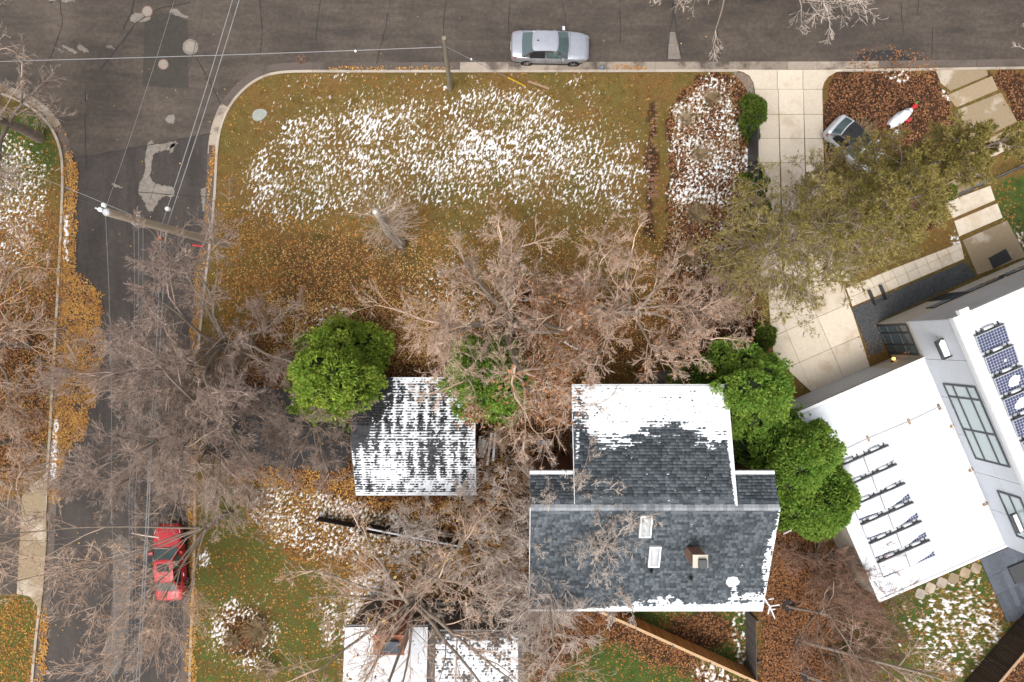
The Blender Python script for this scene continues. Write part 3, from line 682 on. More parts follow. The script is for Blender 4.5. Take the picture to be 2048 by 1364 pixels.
leaves('fallen_leaves', [([(132,300),(156,330),(154,470),(150,560),(122,560),(128,440)], 430, 3, .9), ([(122,550),(152,550),(200,590),(206,700),(190,800),(165,880),(128,905),(104,935),(112,720)], 430, 6, 1.), ([(104,930),(135,900),(120,960),(124,1000),(100,1010),(97,980)], 300, 4, .9),
     ([(0,190),(60,212),(100,245),(125,290),(140,320),(150,300),(125,255),(85,220),(0,176)], 60, 3, .8), ([(84,1215),(96,1215),(92,1364),(70,1400)], 400, 3, .9)], lf_orange, 'thick orange leaf drift in the west gutter of the side street', 11)
leaves('fallen_leaves', [([(413,440),(430,330),(434,290),(424,290),(416,400),(404,480)], 330, 3, .9), ([(398,500),(412,500),(404,640),(394,780),(392,1000),(392,1364),(372,1364),(378,1100),(376,830),(384,640)], 330, 4, .9), ([(660,133),(905,134),(905,140),(660,140)], 200, 2, 1.2), ([(1225,131),(1292,132),(1292,139),(1225,139)], 260, 2, .8), ([(1150,134),(1180,134),(1180,139),(1150,139)], 60, 2, .6)], lf_orange, 'orange leaves lying along the east gutter and north kerb', 12)
leaves('fallen_leaves', [([(1708,118),(1725,98),(1790,92),(1850,112),(1880,130),(1875,150),(1760,160),(1700,150),(1690,128)], 60, 6, 1.), ([(1645,185),(1660,148),(1870,144),(1930,285),(1880,400),(1700,540),(1650,480)], 60, 6, 1.), ([(1850,150),(1890,165),(1960,330),(1930,330)], 60, 5, .6), ([(1345,195),(1400,155),(1500,155),(1505,300),(1530,720),(1335,720),(1335,300)], 60, 8, 1.), ([(1980,142),(2100,142),(2100,340),(2040,300),(2010,210)], 40, 6, .8), ([(1860,395),(1960,370),(1890,420)], 50, 5, .5), ([(1990,380),(2010,440),(2030,500),(2040,450),(2010,370)], 40, 6, .8), ([(1710,660),(1760,640),(1770,705),(1735,720)], 40, 5, .8)], lf_brown, 'red brown leaf litter in the beds beside the driveway and white house', 13)
leaves('fallen_leaves', [([(430,420),(560,440),(850,470),(840,660),(640,640),(440,600)], 60, 30, 1.), ([(440,150),(1320,150),(1320,460),(440,430)], 1.6, 20, .8), ([(540,600),(900,600),(1000,760),(560,760)], 150, 30, .9), ([(800,480),(1340,450),(1400,760),(900,760)], 60, 30, 1.), ([(440,280),(500,280),(560,440),(430,430)], 9, 20, .5), ([(150,320),(415,320),(400,560),(160,560)], .9, 6, 0), ([(100,180),(450,60),(450,250),(160,320)], .35, 6, 0), ([(500,20),(2040,20),(2040,115),(500,115)], .12, 6, 0)], lf_mix, 'yellow and tan leaves scattered over the front lawn and streets', 14, (.06, .11))
leaves('fallen_leaves', [([(-60,480),(120,480),(100,930),(60,960),(-60,1010)], 60, 20, 1.1), ([(-60,230),(60,240),(120,330),(118,480),(-60,480)], 11, 12, .8), ([(-60,1195),(50,1195),(80,1240),(62,1400),(-60,1400)], 28, 10, .9), ([(-60,960),(80,950),(40,1000),(-60,1040)], 30, 8, .6)], lf_orange, 'golden leaves covering the lawn west of the side street', 15)
leaves('fallen_leaves', [([(-60,420),(122,430),(104,930),(-60,1010)], 90, 20, 1.), ([(150,540),(206,620),(190,800),(130,905),(112,800),(122,560)], 120, 6, 1.), ([(560,600),(1000,600),(1160,700),(1160,1000),(900,760),(560,760)], 50, 20, 1.), ([(-60,1195),(50,1195),(80,1240),(62,1400),(-60,1400)], 20, 10, 1.)], lf_brown, 'brown leaves mixed into the golden drifts west and under the oak', 18)
leaves('fallen_leaves', [([(470,932),(700,945),(720,1000),(1000,1000),(980,1090),(860,1050),(640,985),(480,962)], 200, 10, .9), ([(430,760),(700,790),(700,945),(430,930)], 12, 10, 1.), ([(950,690),(1160,690),(1160,940),(1060,1000),(1060,1210),(980,1200),(960,1000)], 80, 16, .9), ([(690,1120),(1060,1090),(1060,1200),(700,1200)], 90, 20, .9), ([(480,960),(640,985),(860,1060),(930,1110),(760,1150),(600,1120),(500,1050)], 60, 12, .9), ([(395,1040),(520,1030),(700,1130),(690,1400),(380,1400)], 11, 10, .7), ([(160,900),(380,900),(370,1300),(110,1300)], 3, 6, .8), ([(100,1220),(250,1220),(250,1364),(100,1364)], 1.2, 6, .8)], lf_orange, 'orange leaves round the garage and the southern gardens', 16)
leaves('fallen_leaves', [([(1060,1215),(1240,1222),(1520,1385),(1450,1385),(1200,1290),(1100,1370),(1050,1380)], 80, 16, .9), ([(1290,1215),(1485,1215),(1485,1320),(1440,1310)], 24, 12, .8), ([(1100,1260),(1450,1364),(1100,1364)], 4, 10, .5), ([(1515,1040),(1640,1060),(1770,1210),(1700,1364),(1510,1400)], 110, 25, .6), ([(1690,1200),(1960,1130),(2040,1260),(1940,1364),(1680,1364)], 4, 20, .6), ([(1960,1180),(2000,1250),(2020,1260),(1990,1160)], 30, 8, .6), ([(2010,1340),(2100,1250),(2100,1400),(1980,1400)], 50, 4, .5)], lf_brown, 'brown leaves along the fences and over the east yard', 17)
# ------------------------------------------------------------------ buildings
def hit(px, py, O, n):
    d = Vector(((px-1024)/FPX, (682-py)/FPX, -1)); o = Vector((0, 0, HC)); return o+d*((Vector(O)-o).dot(n)/d.dot(n))
UNIT_SH = MB().add([(0,0,0),(1,0,0),(1,1,0),(0,1,0),(0,0,1),(1,0,1),(1,1,.2),(0,1,.2)], [(3,2,1,0),(4,5,6,7),(0,1,5,4),(1,2,6,5),(2,3,7,6),(3,0,4,7)])
def shingle_mesh(mat):
    me = bpy.data.meshes.new('shingle'); me.from_pydata(UNIT_SH.v, [], UNIT_SH.f); me.materials.append(mat); me.update(); return me
def shingles(O, e, s, W, L, expo=.16, wmin=.18, wmax=.36, t=.024, clip=None):
    O, e, s = Vector(O), Vector(e), Vector(s); n = e.cross(s).normalized(); out = []; rows = int(math.ceil(L/expo))
    for r in range(rows):
        x = -random.uniform(0, wmax); y = r*expo
        while x < W:
            w_ = random.uniform(wmin, wmax); a = max(0, x); b = min(W, x+w_); ln = min(expo+.06, L-y+.02)
            if b-a > .03 and (clip is None or clip((a+b)/2, y+expo/2)):
                out.append((O+e*(a+.004)+s*y+n*random.uniform(0, .004), e*(b-a-.008), s*ln, n*(t*random.choice((.75, 1, 1, 1.5)))))
            x += w_
    return out
def put_shingles(lst, parent, mat):
    lst.sort(key=lambda q: -q[0].z); w0 = wpos(parent); me = shingle_mesh(mat)
    for o, a, b, c in lst[:300]:
        ob = bpy.data.objects.new('shingle', me); C.objects.link(ob); ob.parent = parent; t = o-w0
        ob.matrix_basis = Matrix(((a.x, b.x, c.x, t.x), (a.y, b.y, c.y, t.y), (a.z, b.z, c.z, t.z), (0, 0, 0, 1)))
    rest = lst[300:]
    if rest:
        A = np.array([[o[:], a[:], b[:], c[:]] for o, a, b, c in rest]); u = np.array(UNIT_SH.v)
        V = A[:, None, 0]+u[None, :, 0:1]*A[:, None, 1]+u[None, :, 1:2]*A[:, None, 2]+u[None, :, 2:3]*A[:, None, 3]
        F = (np.array(UNIT_SH.f)[None]+(np.arange(len(rest))*8)[:, None, None]).reshape(-1, 4)
        o = npmesh('shingle_courses', V.reshape(-1, 3), F, mat, parent); o['kind'] = 'stuff'
def roof_snow(name, O, e, s, W, L, cover, label, cell=.05, expo=.16, seed=1, thick=.03, rowamp=.16):
    O, e, s = Vector(O), Vector(e), Vector(s); n = e.cross(s).normalized()
    us = np.arange(0, W+cell*.5, cell); vs = np.arange(0, L+cell*.5, cell); Uu, Vv = np.meshgrid(us, vs)
    wx = O.x+e.x*Uu+s.x*Vv; wy = O.y+e.y*Uu+s.y*Vv; wz = O.z+e.z*Uu+s.z*Vv
    px = 1024+wx*FPX/(HC-wz); py = 682-wy*FPX/(HC-wz)
    row = np.floor(Vv/expo); fr = Vv/expo-row
    c = cover(px, py, Uu, Vv)
    v = .5*noise2(Uu/.13, row*5.37+.5*fr, seed)+.25*noise2(Uu/.05, Vv/.05, seed+9)+.3*fbm(Uu/.5, Vv/.4, seed+3)+rowamp*np.cos(fr*2*np.pi-.6)
    h = np.clip((v-1.1*(.5-c))*.12, -.03, thick)+.012
    h = np.where(c > 1.2, thick+.012+.004*v, h)
    ok = h > .006; keep = ok[:-1, :-1] | ok[1:, :-1] | ok[:-1, 1:] | ok[1:, 1:]
    nx = Uu.shape[1]; ii, jj = np.nonzero(keep); b = ii*nx+jj; F = np.stack([b, b+1, b+nx+1, b+nx], 1)
    V = np.stack([(wx+n.x*h).ravel(), (wy+n.y*h).ravel(), (wz+n.z*h).ravel()], 1); u, inv = np.unique(F, return_inverse=True)
    o = npmesh(name, V[u], inv.reshape(-1, 4), m_rsnow, smooth=True); set_thick(o, np.clip((h.ravel()[u]-.008)/.026, 0, 1)); return tag(o, label, 'snow', kind='stuff')
def slope(y0, z0, y1, z1): d = Vector((0, y1-y0, z1-z0)); return d.normalized(), d.length
def brick_stack(x0, x1, y0, y1, z0, z1, bw=.21, bh=.07, t=.02):
    """running-bond bricks round a core, one mesh"""
    mb = MB(); n = int((z1-z0)/bh)
    for k in range(n):
        za, zb = z0+k*bh+.005, z0+(k+1)*bh-.005; off = (k % 2)*bw*.5
        for ax in (0, 1):
            a0, a1 = (x0, x1) if ax == 0 else (y0, y1); p = a0-off
            while p < a1:
                a, b = max(a0, p+.005), min(a1, p+bw-.005)
                if b-a > .02:
                    if ax == 0: mb.box(a, b, y0-t, y0, za, zb); mb.box(a, b, y1, y1+t, za, zb)
                    else: mb.box(x0-t, x0, a, b, za, zb); mb.box(x1, x1+t, a, b, za, zb)
                p += bw
    return mb

# ---- grey shingled house
zr, zS, zN, zW = 8.0, 5.6, 7.25, 6.4
yr = P(0, 1015, zr)[1]; yS = P(0, 1218, zS)[1]; yN_ = P(0, 946, zN)[1]; yW = P(0, 773, zW)[1]
hx0, hx1 = P(1061, 0, zr)[0], P(1560, 0, zr)[0]; wx0, wx1 = P(1150, 0, zr)[0], P(1475, 0, zr)[0]
house = thing('shingled_house', ((hx0+hx1)/2, (yS+yr)/2, 0), 0, 'large house with grey shingle saltbox roof, two skylights and a brick chimney', 'house')
def gable(x0, x1, prof): 
    mb = MB(); n = len(prof); mb.v = [(x0, y, z) for y, z in prof]+[(x1, y, z) for y, z in prof]
    mb.f = [tuple(range(n)), tuple(range(2*n-1, n-1, -1))]+[(i, n+i, n+(i+1)%n, (i+1)%n) for i in range(n)]; return mb
sS, LS = slope(yS, zS, yr, zr); sN, LN = slope(yN_, zN, yr, zr); sW, LW = slope(yW, zW, yr, zr); ex = Vector((1, 0, 0))
obj('wall', gable(hx0+.3, hx1-.3, [(yS+.4, 0), (yS+.4, zS), (yr, zr-.16), (yN_-.3, zN-.02), (yN_-.3, 0)]), m_red, house)
obj('wall', gable(wx0+.25, wx1-.25, [(yr-.5, 0), (yr-.5, zr-.25), (yr, zr-.2), (yW-.4, zW-.04), (yW-.4, 0)]), m_red, house)
roof = thing('roof'); roof.parent = house; roof.location = (0, 0, 0)
def deck(O, e, s, W, L, mat, parent, t=.14, nm='roof_deck'):
    n = Vector(e).cross(Vector(s)).normalized(); return obj(nm, MB().obox(Vector(O)-n*t, Vector(e)*W, Vector(s)*L, n*(t-.003)), mat, parent)
OS = Vector((hx0, yS, zS)); OW = Vector((wx1, yW, zW)); ON = Vector((hx1, yN_, zN))
deck(OS, ex, sS, hx1-hx0, LS, m_darkwall, roof); deck(OW, -ex, sW, wx1-wx0, LW, m_darkwall, roof); deck(ON, -ex, sN, hx1-hx0, LN, m_darkwall, roof)
sl = shingles(OS, ex, sS, hx1-hx0, LS)+shingles(OW, -ex, sW, wx1-wx0, LW-.05)+shingles(ON, -ex, sN, hx1-hx0, LN-.03, clip=lambda u, v: not (hx1-wx1+.05 < u < hx1-wx0-.05))
put_shingles(sl, roof, m_shin)
x = hx0; k = 0
while x < hx1-.05:                                   # bent ridge caps
    b = min(hx1, x+.2); mb = MB(); dS = Vector((0, -sS.y, -sS.z)); dN = Vector((0, -sN.y, -sN.z)); up = Vector((0, 0, .035+.004*(k % 2)))
    for d in (dS, dN):
        p = Vector((x+.004, yr, zr))+up; mb.obox(p, (b-x-.008, 0, 0), d*.17, (0, 0, .014))
    obj('ridge_cap', mb, m_cap, roof); x = b; k += 1
obj('gutter', MB().box(hx0-.03, hx1+.03, yS-.13, yS-.01, zS-.14, zS-.02), m_white, roof); obj('gutter', MB().box(wx0-.02, wx1+.02, yW+.01, yW+.12, zW-.14, zW-.02), m_steel, roof)
for a, b in ((hx0, wx0-.02), (wx1+.02, hx1)): obj('gutter', MB().box(a, b, yN_+.01, yN_+.13, zN-.14, zN-.02), m_white, roof)
for xx, O_, s_2, L_ in ((wx0, OW, sW, LW), (wx1, OW, sW, LW), (hx0, OS, sS, LS), (hx1, OS, sS, LS)):
    p = Vector((xx-(.03 if xx in (wx0, hx0) else -.0), O_.y, O_.z-.15)); obj('rake_board', MB().obox(p, (.03, 0, 0), s_2*L_, (0, 0, .14)), m_white, roof)
nS = ex.cross(sS).normalized()
def skylight(c0, c1):
    a = hit(*c0, OS, nS); b = hit(*c1, OS, nS); u0, u1 = sorted((a.x, b.x)); q = Vector((u0, max(a.y, b.y), 0)); lo = a if a.y < b.y else b
    L_ = abs((a-b).dot(sS)); W_ = u1-u0; o = Vector((u0, lo.y, lo.z)); sk = thing('skylight'); sk.parent = roof
    f = MB(); 
    for (uu, vv, ww, ll) in ((0, 0, W_, .07), (0, L_-.07, W_, .07), (0, .07, .07, L_-.14), (W_-.07, .07, .07, L_-.14)): f.obox(o+ex*uu+sS*vv, ex*ww, sS*ll, nS*.16)
    obj('frame', f, m_white, sk)
    d = MB(); N = 6
    for j in range(N+1):
        for i in range(N+1):
            u, v = i/N, j/N; z = .13+.16*(1-(2*u-1)**4)*(1-(2*v-1)**4); p = o+ex*(.07+u*(W_-.14))+sS*(.07+v*(L_-.14))+nS*z; d.v.append(tuple(p))
    d.f = [(j*(N+1)+i, j*(N+1)+i+1, (j+1)*(N+1)+i+1, (j+1)*(N+1)+i) for j in range(N) for i in range(N)]
    obj('dome', d, m_frost, sk, smooth=True)
skylight((1277,1072), (1305,1029)); skylight((1295,1131), (1322,1090))
def pipe_vent(px, py):
    p = hit(px, py, OS, nS); v = thing('vent_pipe'); v.parent = roof
    obj('flashing', MB().lathe((p.x, p.y, p.z+.02), [(.16, -.06), (.15, .02), (.07, .06)], 10), m_blk, v); obj('pipe', MB().lathe((p.x, p.y, p.z), [(.055, 0), (.055, .42), (.04, .42), (.04, .3)], 10), m_blk, v)
for q in ((1301,1140), (1380,1154), (1196,1093)): pipe_vent(*q)
p = hit(1384, 1103, OS, nS); ch = thing('chimney'); ch.parent = roof
cx0, cx1, cy0, cy1, zt = p.x-.32, p.x+.32, p.y-.27, p.y+.27, p.z+1.55
obj('core', MB().box(cx0, cx1, cy0, cy1, p.z-.4, zt-.03), m_mortar, ch); o = obj('brick_courses', brick_stack(cx0, cx1, cy0, cy1, p.z-.35, zt-.06), m_brick, ch); o['kind'] = 'stuff'
obj('crown', MB().box(cx0-.05, cx1+.05, cy0-.05, cy1+.05, zt-.05, zt+.03), m_beige, ch); obj('flue_cap', MB().box(cx0+.2, cx1-.04, cy0-.02, cy1-.14, zt+.03, zt+.25), m_metal, ch)
obj('flashing', MB().obox(hit(1369, 1117, OS, nS)+nS*.025, ex*.82, sS*.75, nS*.01), m_metal, ch)
# windows on the faces the drone looks down on
for yy in (-3.9, -5.4): 
    wn_ = obj('window', MB().box(wx0+.17, wx0+.25, yy-.5, yy+.5, 3.4, 4.7), m_white, house); obj('pane', MB().box(wx0+.16, wx0+.169, yy-.42, yy+.42, 3.48, 4.62), m_glass, wn_)
for xx in (wx0+2, wx0+5.5):
    wn_ = obj('window', MB().box(xx-.6, xx+.6, yW-.399, yW-.32, 3.3, 4.7), m_white, house); obj('pane', MB().box(xx-.52, xx+.52, yW-.319, yW-.31, 3.38, 4.62), m_glass, wn_)
for xx in (hx0+2.2, hx0+6, hx1-2.2):
    for z0_ in (1.0, 3.4): wn_ = obj('window', MB().box(xx-.6, xx+.6, yS+.34, yS+.399, z0_, z0_+1.3), m_white, house); obj('pane', MB().box(xx-.52, xx+.52, yS+.33, yS+.339, z0_+.08, z0_+1.22), m_glass, wn_)
def cov_wing(px, py, u, v):
    n = fbm(px/40, py/14, 8); edge = 868+18*np.sin(px/37)+26*n; c = 1.05*(1-sstep(-26, 26, py-edge))
    c = c-.5*blob(px, py, 1158, 840, 22, 60)*(1+n); xe = 1455+(py-775)*.085
    st = sstep(0, 5, px-(xe-16+8*np.clip((py-780)/230, 0, 1)+1.2*n)); c = np.maximum(c, 1.15*st)
    c = np.maximum(c, .52*blob(px, py, 1155, 890, 6, 40)); c = np.where(blob(px, py, 1452, 782, 9, 6) > .4, 0, c); return c
roof_snow('snow', OW, -ex, sW, wx1-wx0, LW-.1, cov_wing, 'deep snow on the north half of the grey house wing roof', seed=3, thick=.035, rowamp=.3)
def cov_main(px, py, u, v):
    n = fbm(px/18, py/10, 12); c = 1.0*inside(px, py, [(1245,1212),(1440,1206),(1535,1203),(1535,1222),(1100,1222),(1150,1217)], 8)
    c = np.maximum(c, .62*inside(px, py, [(1250,1206),(1300,1196),(1340,1188),(1370,1204),(1440,1204),(1460,1190),(1530,1180),(1530,1215),(1250,1215)], 12)*(1+n)); c = np.maximum(c, 1.1*blob(px, py, 1465, 1163, 15, 11, .3)); c = np.maximum(c, .75*blob(px, py, 1468, 1185, 8, 16))
    xe = 1560-(py-1018)*.165; c = np.maximum(c, .70*sstep(0, 6, px-(xe-4-16*np.exp(-((py-1120)/60)**2))+4*n)); return c
roof_snow('snow', OS, ex, sS, hx1-hx0, LS-.1, cov_main, 'snow remnants along the south eave of the grey house', seed=5)
mb = MB()
for a, b in ((hx0-.02, wx0-.05), (wx1+.05, hx1)): mb.obox((a, yN_-.05, zN+.03), (b-a, 0, 0), (0, .17, -.03), (0, 0, .05))
tag(obj('snow', mb, m_snow), 'narrow snow lines in the north gutters of the grey house', 'snow', kind='stuff')
# antenna at the south east corner
ap = P3(1530, 1203, 5.9); an = thing('antenna', (ap.x, ap.y, 5.6), 0, 'small white metal antenna on the roof corner of the grey house', 'antenna')
obj('mast', MB().tube([(ap.x, ap.y, 5.55), (ap.x, ap.y, 6.7)], .025), m_white, an)
for dx, dy in ((-.45, .7), (.5, .1), (-.1, -.4), (.25, -.6)): obj('arm', MB().tube([(ap.x, ap.y, 6.55), (ap.x+dx, ap.y+dy, 6.6)], .03), m_white, an)
# east deck of the grey house
dk = thing('deck', (*P(1480, 900), 0), 0, 'small brown wooden deck squeezed between grey house wing and cedars', 'deck')
for k in range(9): 
    a = P(1458+k*4.6, 862+k*4.5, 1.2); b = P(1462+k*4.6, 940, 1.2); obj('deck_board', MB().box(a[0], a[0]+.12, b[1], a[1], 1.1, 1.14), m_tanwood, dk)
obj('rail', MB().obox(P3(1461, 855, 2.1), P3(1497, 905, 2.1)-P3(1461, 855, 2.1), (.05, .04, 0), (0, 0, .12)), m_white, dk); obj('rail', MB().obox(P3(1498, 906, 2.1), P3(1499, 940, 2.1)-P3(1498, 906, 2.1), (.06, 0, 0), (0, 0, .12)), m_white, dk)
for k in range(7): t = k/6; q = P3(1461+36*t, 855+50*t, 0); obj('post', MB().box(q.x, q.x+.08, q.y-.04, q.y+.04, .1, 2.09), m_tanwood, dk)
tag(obj('snow', MB().prism(Wp([(1461,870),(1468,880),(1476,905),(1470,925),(1462,930)]), 1.15, 1.18), m_snow), 'snow patch lying on the small wooden deck', 'snow', kind='stuff')

# ---- garage
gx0, gx1 = -9.0, -2.06; gz, gr_ = 2.6, 3.9; gyN = P(0, 755, gz)[1]; gyS = P(0, 990, gz)[1]; gyr = (gyN+gyS)/2
gar = thing('garage', ((gx0+gx1)/2, gyr, 0), 0, 'detached garage with dark shingle gable roof half covered in striped snow', 'garage')
obj('wall', gable(gx0+.25, gx1-.25, [(gyS+.3, 0), (gyS+.3, gz), (gyr, gr_-.15), (gyN-.3, gz), (gyN-.3, 0)]), m_darkwall, gar)
gd = obj('garage_door', MB().box(gx0+.2, gx0+.249, gyr-2.3, gyr+2.3, .1, 2.2), m_white, gar)
for k in range(4): obj('door_panel', MB().box(gx0+.185, gx0+.199, gyr-2.25, gyr+2.25, .15+k*.51, .61+k*.51), m_white, gd)
groof = thing('roof'); groof.parent = gar
s1, L1 = slope(gyS, gz, gyr, gr_); s2, L2 = slope(gyN, gz, gyr, gr_); G1 = Vector((gx0, gyS, gz)); G2 = Vector((gx1, gyN, gz))
deck(G1, ex, s1, gx1-gx0, L1, m_darkwall, groof, .12); deck(G2, -ex, s2, gx1-gx0, L2, m_darkwall, groof, .12)
put_shingles(shingles(G1, ex, s1, gx1-gx0, L1)+shingles(G2, -ex, s2, gx1-gx0, L2-.02), groof, m_gshin)
x = gx0; k = 0
while x < gx1-.05:
    b = min(gx1, x+.25); mb = MB()
    for d in (-s1, -s2): mb.obox(Vector((x+.003, gyr, gr_+.012+.003*(k % 2))), (b-x-.006, 0, 0), d*.15, (0, 0, .010))
    obj('ridge_cap', mb, m_gshin, groof); x = b; k += 1
for xx in (gx0-.03, gx1): 
    for O_, s_2, L_ in ((G1, s1, L1), (G2, s2, L2)): obj('rake_board', MB().obox((xx, O_.y, O_.z-.14), (.03, 0, 0), s_2*(L_-.01), (0, 0, .13)), m_darkwall, groof)
def cov_gar(px, py, u, v, flip):
    uu = u if not flip else (gx1-gx0)-u
    n = fbm(px/26, py/26, 40); n2 = fbm(px/60, py/60, 41); st = .5+.5*np.cos((uu+.1)/.61*2*np.pi); c = .44+.44*st**2+.13*n+.2*n2
    c = np.maximum(c, 1.0*inside(px, py, [(690,980),(960,982),(960,1000),(690,1000)], 14)); c = np.maximum(c, .95*inside(px, py, [(780,750),(960,750),(960,768),(800,768)], 12))
    c = np.maximum(c, .9*sstep(930, 946, px)); c = np.maximum(c, .95*blob(px, py, 780, 945, 55, 40, .8)); c = np.maximum(c, .8*blob(px, py, 860, 965, 70, 20)); c = np.maximum(c, .75*inside(px, py, [(760,868),(950,868),(950,884),(760,884)], 8))
    c = c-.30*blob(px, py, 866, 915, 26, 46); bare = inside(px, py, [(690,745),(775,745),(780,790),(766,830),(735,858),(724,880),(702,892),(690,892)], 46); return c*(1-.8*bare)-.32*bare*(1-.8*n)
roof_snow('snow', G1, ex, s1, gx1-gx0, L1-.02, lambda a, b, u, v: cov_gar(a, b, u, v, 0), 'striped snow on the south slope of the garage roof', seed=9, rowamp=.38)
roof_snow('snow', G2, -ex, s2, gx1-gx0, L2, lambda a, b, u, v: cov_gar(a, b, u, v, 1), 'striped snow on the north slope of the garage roof', seed=10, rowamp=.38)

# ---- south house (bottom edge)
syN = P(0, 1197, 0)[1]; az_, bz_ = 4.4, 4.6; ax0, ax1 = P(690, 0, az_)[0], P(856, 0, az_)[0]; bx0, bx1 = P(872, 0, bz_)[0], P(1036, 0, bz_)[0]
sh = thing('bungalow', ((ax0+bx1)/2, syN-5, 0), 0, 'low house at the bottom edge with snowy roof and wide orange brick chimney', 'house')
obj('wall', gable(ax0+.2, ax1+.2, [(syN-5.9, 0), (syN-5.9, az_+.9), (syN, az_-.28), (syN, 0)]), m_darkwall, sh); obj('wall', gable(ax1+.21, bx1-.2, [(syN-5.9, 0), (syN-5.9, bz_+.9), (syN-.05, bz_-.28), (syN-.05, 0)]), m_darkwall, sh)
sroof = thing('roof'); sroof.parent = sh; ya = P(0, 1254, az_)[1]; yb = P(0, 1264, bz_)[1]; ss, SL = slope(ya, az_, ya-5.5, az_+1.1); SA = Vector((ax1, ya, az_)); SB = Vector((bx1, yb, bz_))
deck(SA, -ex, ss, ax1-ax0, SL, m_darkwall, sroof); deck(SB, -ex, ss, bx1-bx0, SL, m_darkwall, sroof)
put_shingles(shingles(SA, -ex, ss, ax1-ax0, SL)+shingles(SB, -ex, ss, bx1-bx0, SL, t=.025), sroof, m_sshin)
obj('gutter', MB().box(ax0, ax1, ya+.01, ya+.12, az_-.13, az_-.02), m_metal, sroof); obj('gutter', MB().box(bx0, bx1, yb+.01, yb+.12, bz_-.13, bz_-.02), m_metal, sroof)
obj('rake_board', MB().obox((bx1+.01, yb, bz_-.1), (.3, 0, 0), ss*SL, (0, 0, .12)), m_greyw2, sroof); obj('rake_board', MB().obox((ax1+.01, ya-.2, az_-.2), (bx0-ax1-.02, 0, 0), ss*SL, (0, 0, .1)), m_sshin, sroof)
roof_snow('snow', SA, -ex, ss, ax1-ax0, SL, lambda a, b, u, v: 1.05+0*u-.25*blob(a, b, 790, 1280, 40, 20), 'smooth snow covering the left roof of the bottom edge house', seed=15)
roof_snow('snow', SB, -ex, ss, bx1-bx0, SL, lambda a, b, u, v: .70+.2*fbm(a/40, b/30, 3)-.35*(1-sstep(1266, 1295, b)), 'speckled snow on the right roof of the bottom edge house', seed=16)
cc = thing('chimney'); cc.parent = sh; c0, c1 = P(790, 0)[0], P(839, 0)[0]; cyN = P(0, 1183)[1]
obj('core', MB().box(c0, c1, cyN-.95, cyN, 0, 6.2), m_mortar, cc); o = obj('brick_courses', brick_stack(c0, c1, cyN-.95, cyN, 0, 6.25, .22, .075), m_obrick, cc); o['kind'] = 'stuff'
obj('crown', MB().box(c0-.05, c1+.05, cyN-1.0, cyN+.05, 6.25, 6.33), m_obrick, cc); obj('flue_cap', MB().box(c0+.55, c1-.2, cyN-.8, cyN-.2, 6.33, 6.6), M('blue_grey_metal', (.06, .08, .11), rough=.5), cc)
for a, b in ((868, 893), (925, 955)):
    xa, xb = P(a, 0, 2.2)[0], P(b, 0, 2.2)[0]; wn_ = obj('window', MB().box(xa, xb, syN-.05, syN+.06, 1.2, 2.6), m_steel, sh); obj('pane', MB().box(xa+.07, xb-.07, syN+.061, syN+.07, 1.27, 2.53), m_glass, wn_); obj('sill', MB().box(xa-.06, xb+.06, syN-.05, syN+.18, 1.12, 1.19), m_beige, wn_)

# ---- white modern house (rotated)
cW = U.dot(Vector((*P(1848, 714, 3.5), 0))); cN = VV.dot(Vector((*P(1753, 645, 0), 0))); X0 = U*cW+VV*cN
def loc(p): p = Vector(p); q = p-X0; return Vector((q.dot(U), -q.dot(VV), p.z))
def hitW(px, py): return loc(hit(px, py, U*cW, U))
def hitN(px, py): return loc(hit(px, py, VV*cN, VV))
mh = thing('modern_house', X0, TH, 'white flat roofed modern house set at an angle, two storeys with lower wing', 'house')
zU, zL = 7.4, 3.45
lx = loc(P3(1758, 1203, zL)).x; ly0 = loc(P3(1606, 820, zL)).y; ly1 = loc(P3(1758, 1203, zL)).y; UX, UY = 10.0, ly1-.02
obj('wall', MB().box(.05, UX, UY, -.05, 0, 3.4), m_beige, mh, True); obj('wall', MB().box(.05, UX, UY, -.05, 3.4, zU-.25), m_white, mh, True)
obj('wall', MB().box(lx+.1, .04, ly1+.1, ly0-.1, 0, zL-.12), m_beige, mh, True)
lr = obj('roof', MB().box(lx, .045, ly1, ly0, zL-.12, zL), m_roofmem, mh, True)
obj('parapet_cap', MB().box(lx, .045, ly0-.12, ly0+.03, zL+.001, zL+.06), m_white, lr, True); obj('parapet_cap', MB().box(lx-.03, lx+.12, ly1, ly0-.121, zL+.001, zL+.06), m_white, lr, True); obj('parapet_cap', MB().box(lx+.121, .045, ly1-.03, ly1+.12, zL+.001, zL+.06), m_white, lr, True)
ur = obj('roof', MB().box(-.06, UX, UY, .06, zU-.25, zU), m_roofmem, mh, True)
obj('parapet_cap', MB().box(-.08, UX, -.25, .08, zU+.001, zU+.16), m_white, ur, True); obj('parapet_cap', MB().box(-.08, .22, UY, -.251, zU+.001, zU+.16), m_white, ur, True)
obj('scupper', MB().box(.25, .75, -.1, .35, zU+.02, zU+.32), m_white, ur, True)
y = -.02; k = 0                                        # cladding panels on the west face and north face
while y > UY+.5:
    y2 = y-2.3
    for za, zb in ((zL+.02, 5.4), (5.4, zU-.27)): obj('wall_panel', MB().box(.0, .048, y2+.012, y-.012, za+.008, zb-.008), m_panel, mh, True)
    y = y2
x = .0
while x < UX-.2:
    x2 = min(UX, x+2.3)
    for za, zb in ((3.42, 5.4), (5.4, zU-.27)): obj('wall_panel', MB().box(x+.012, x2-.012, -.048, .0, za+.008, zb-.008), m_panel, mh, True)
    x = x2
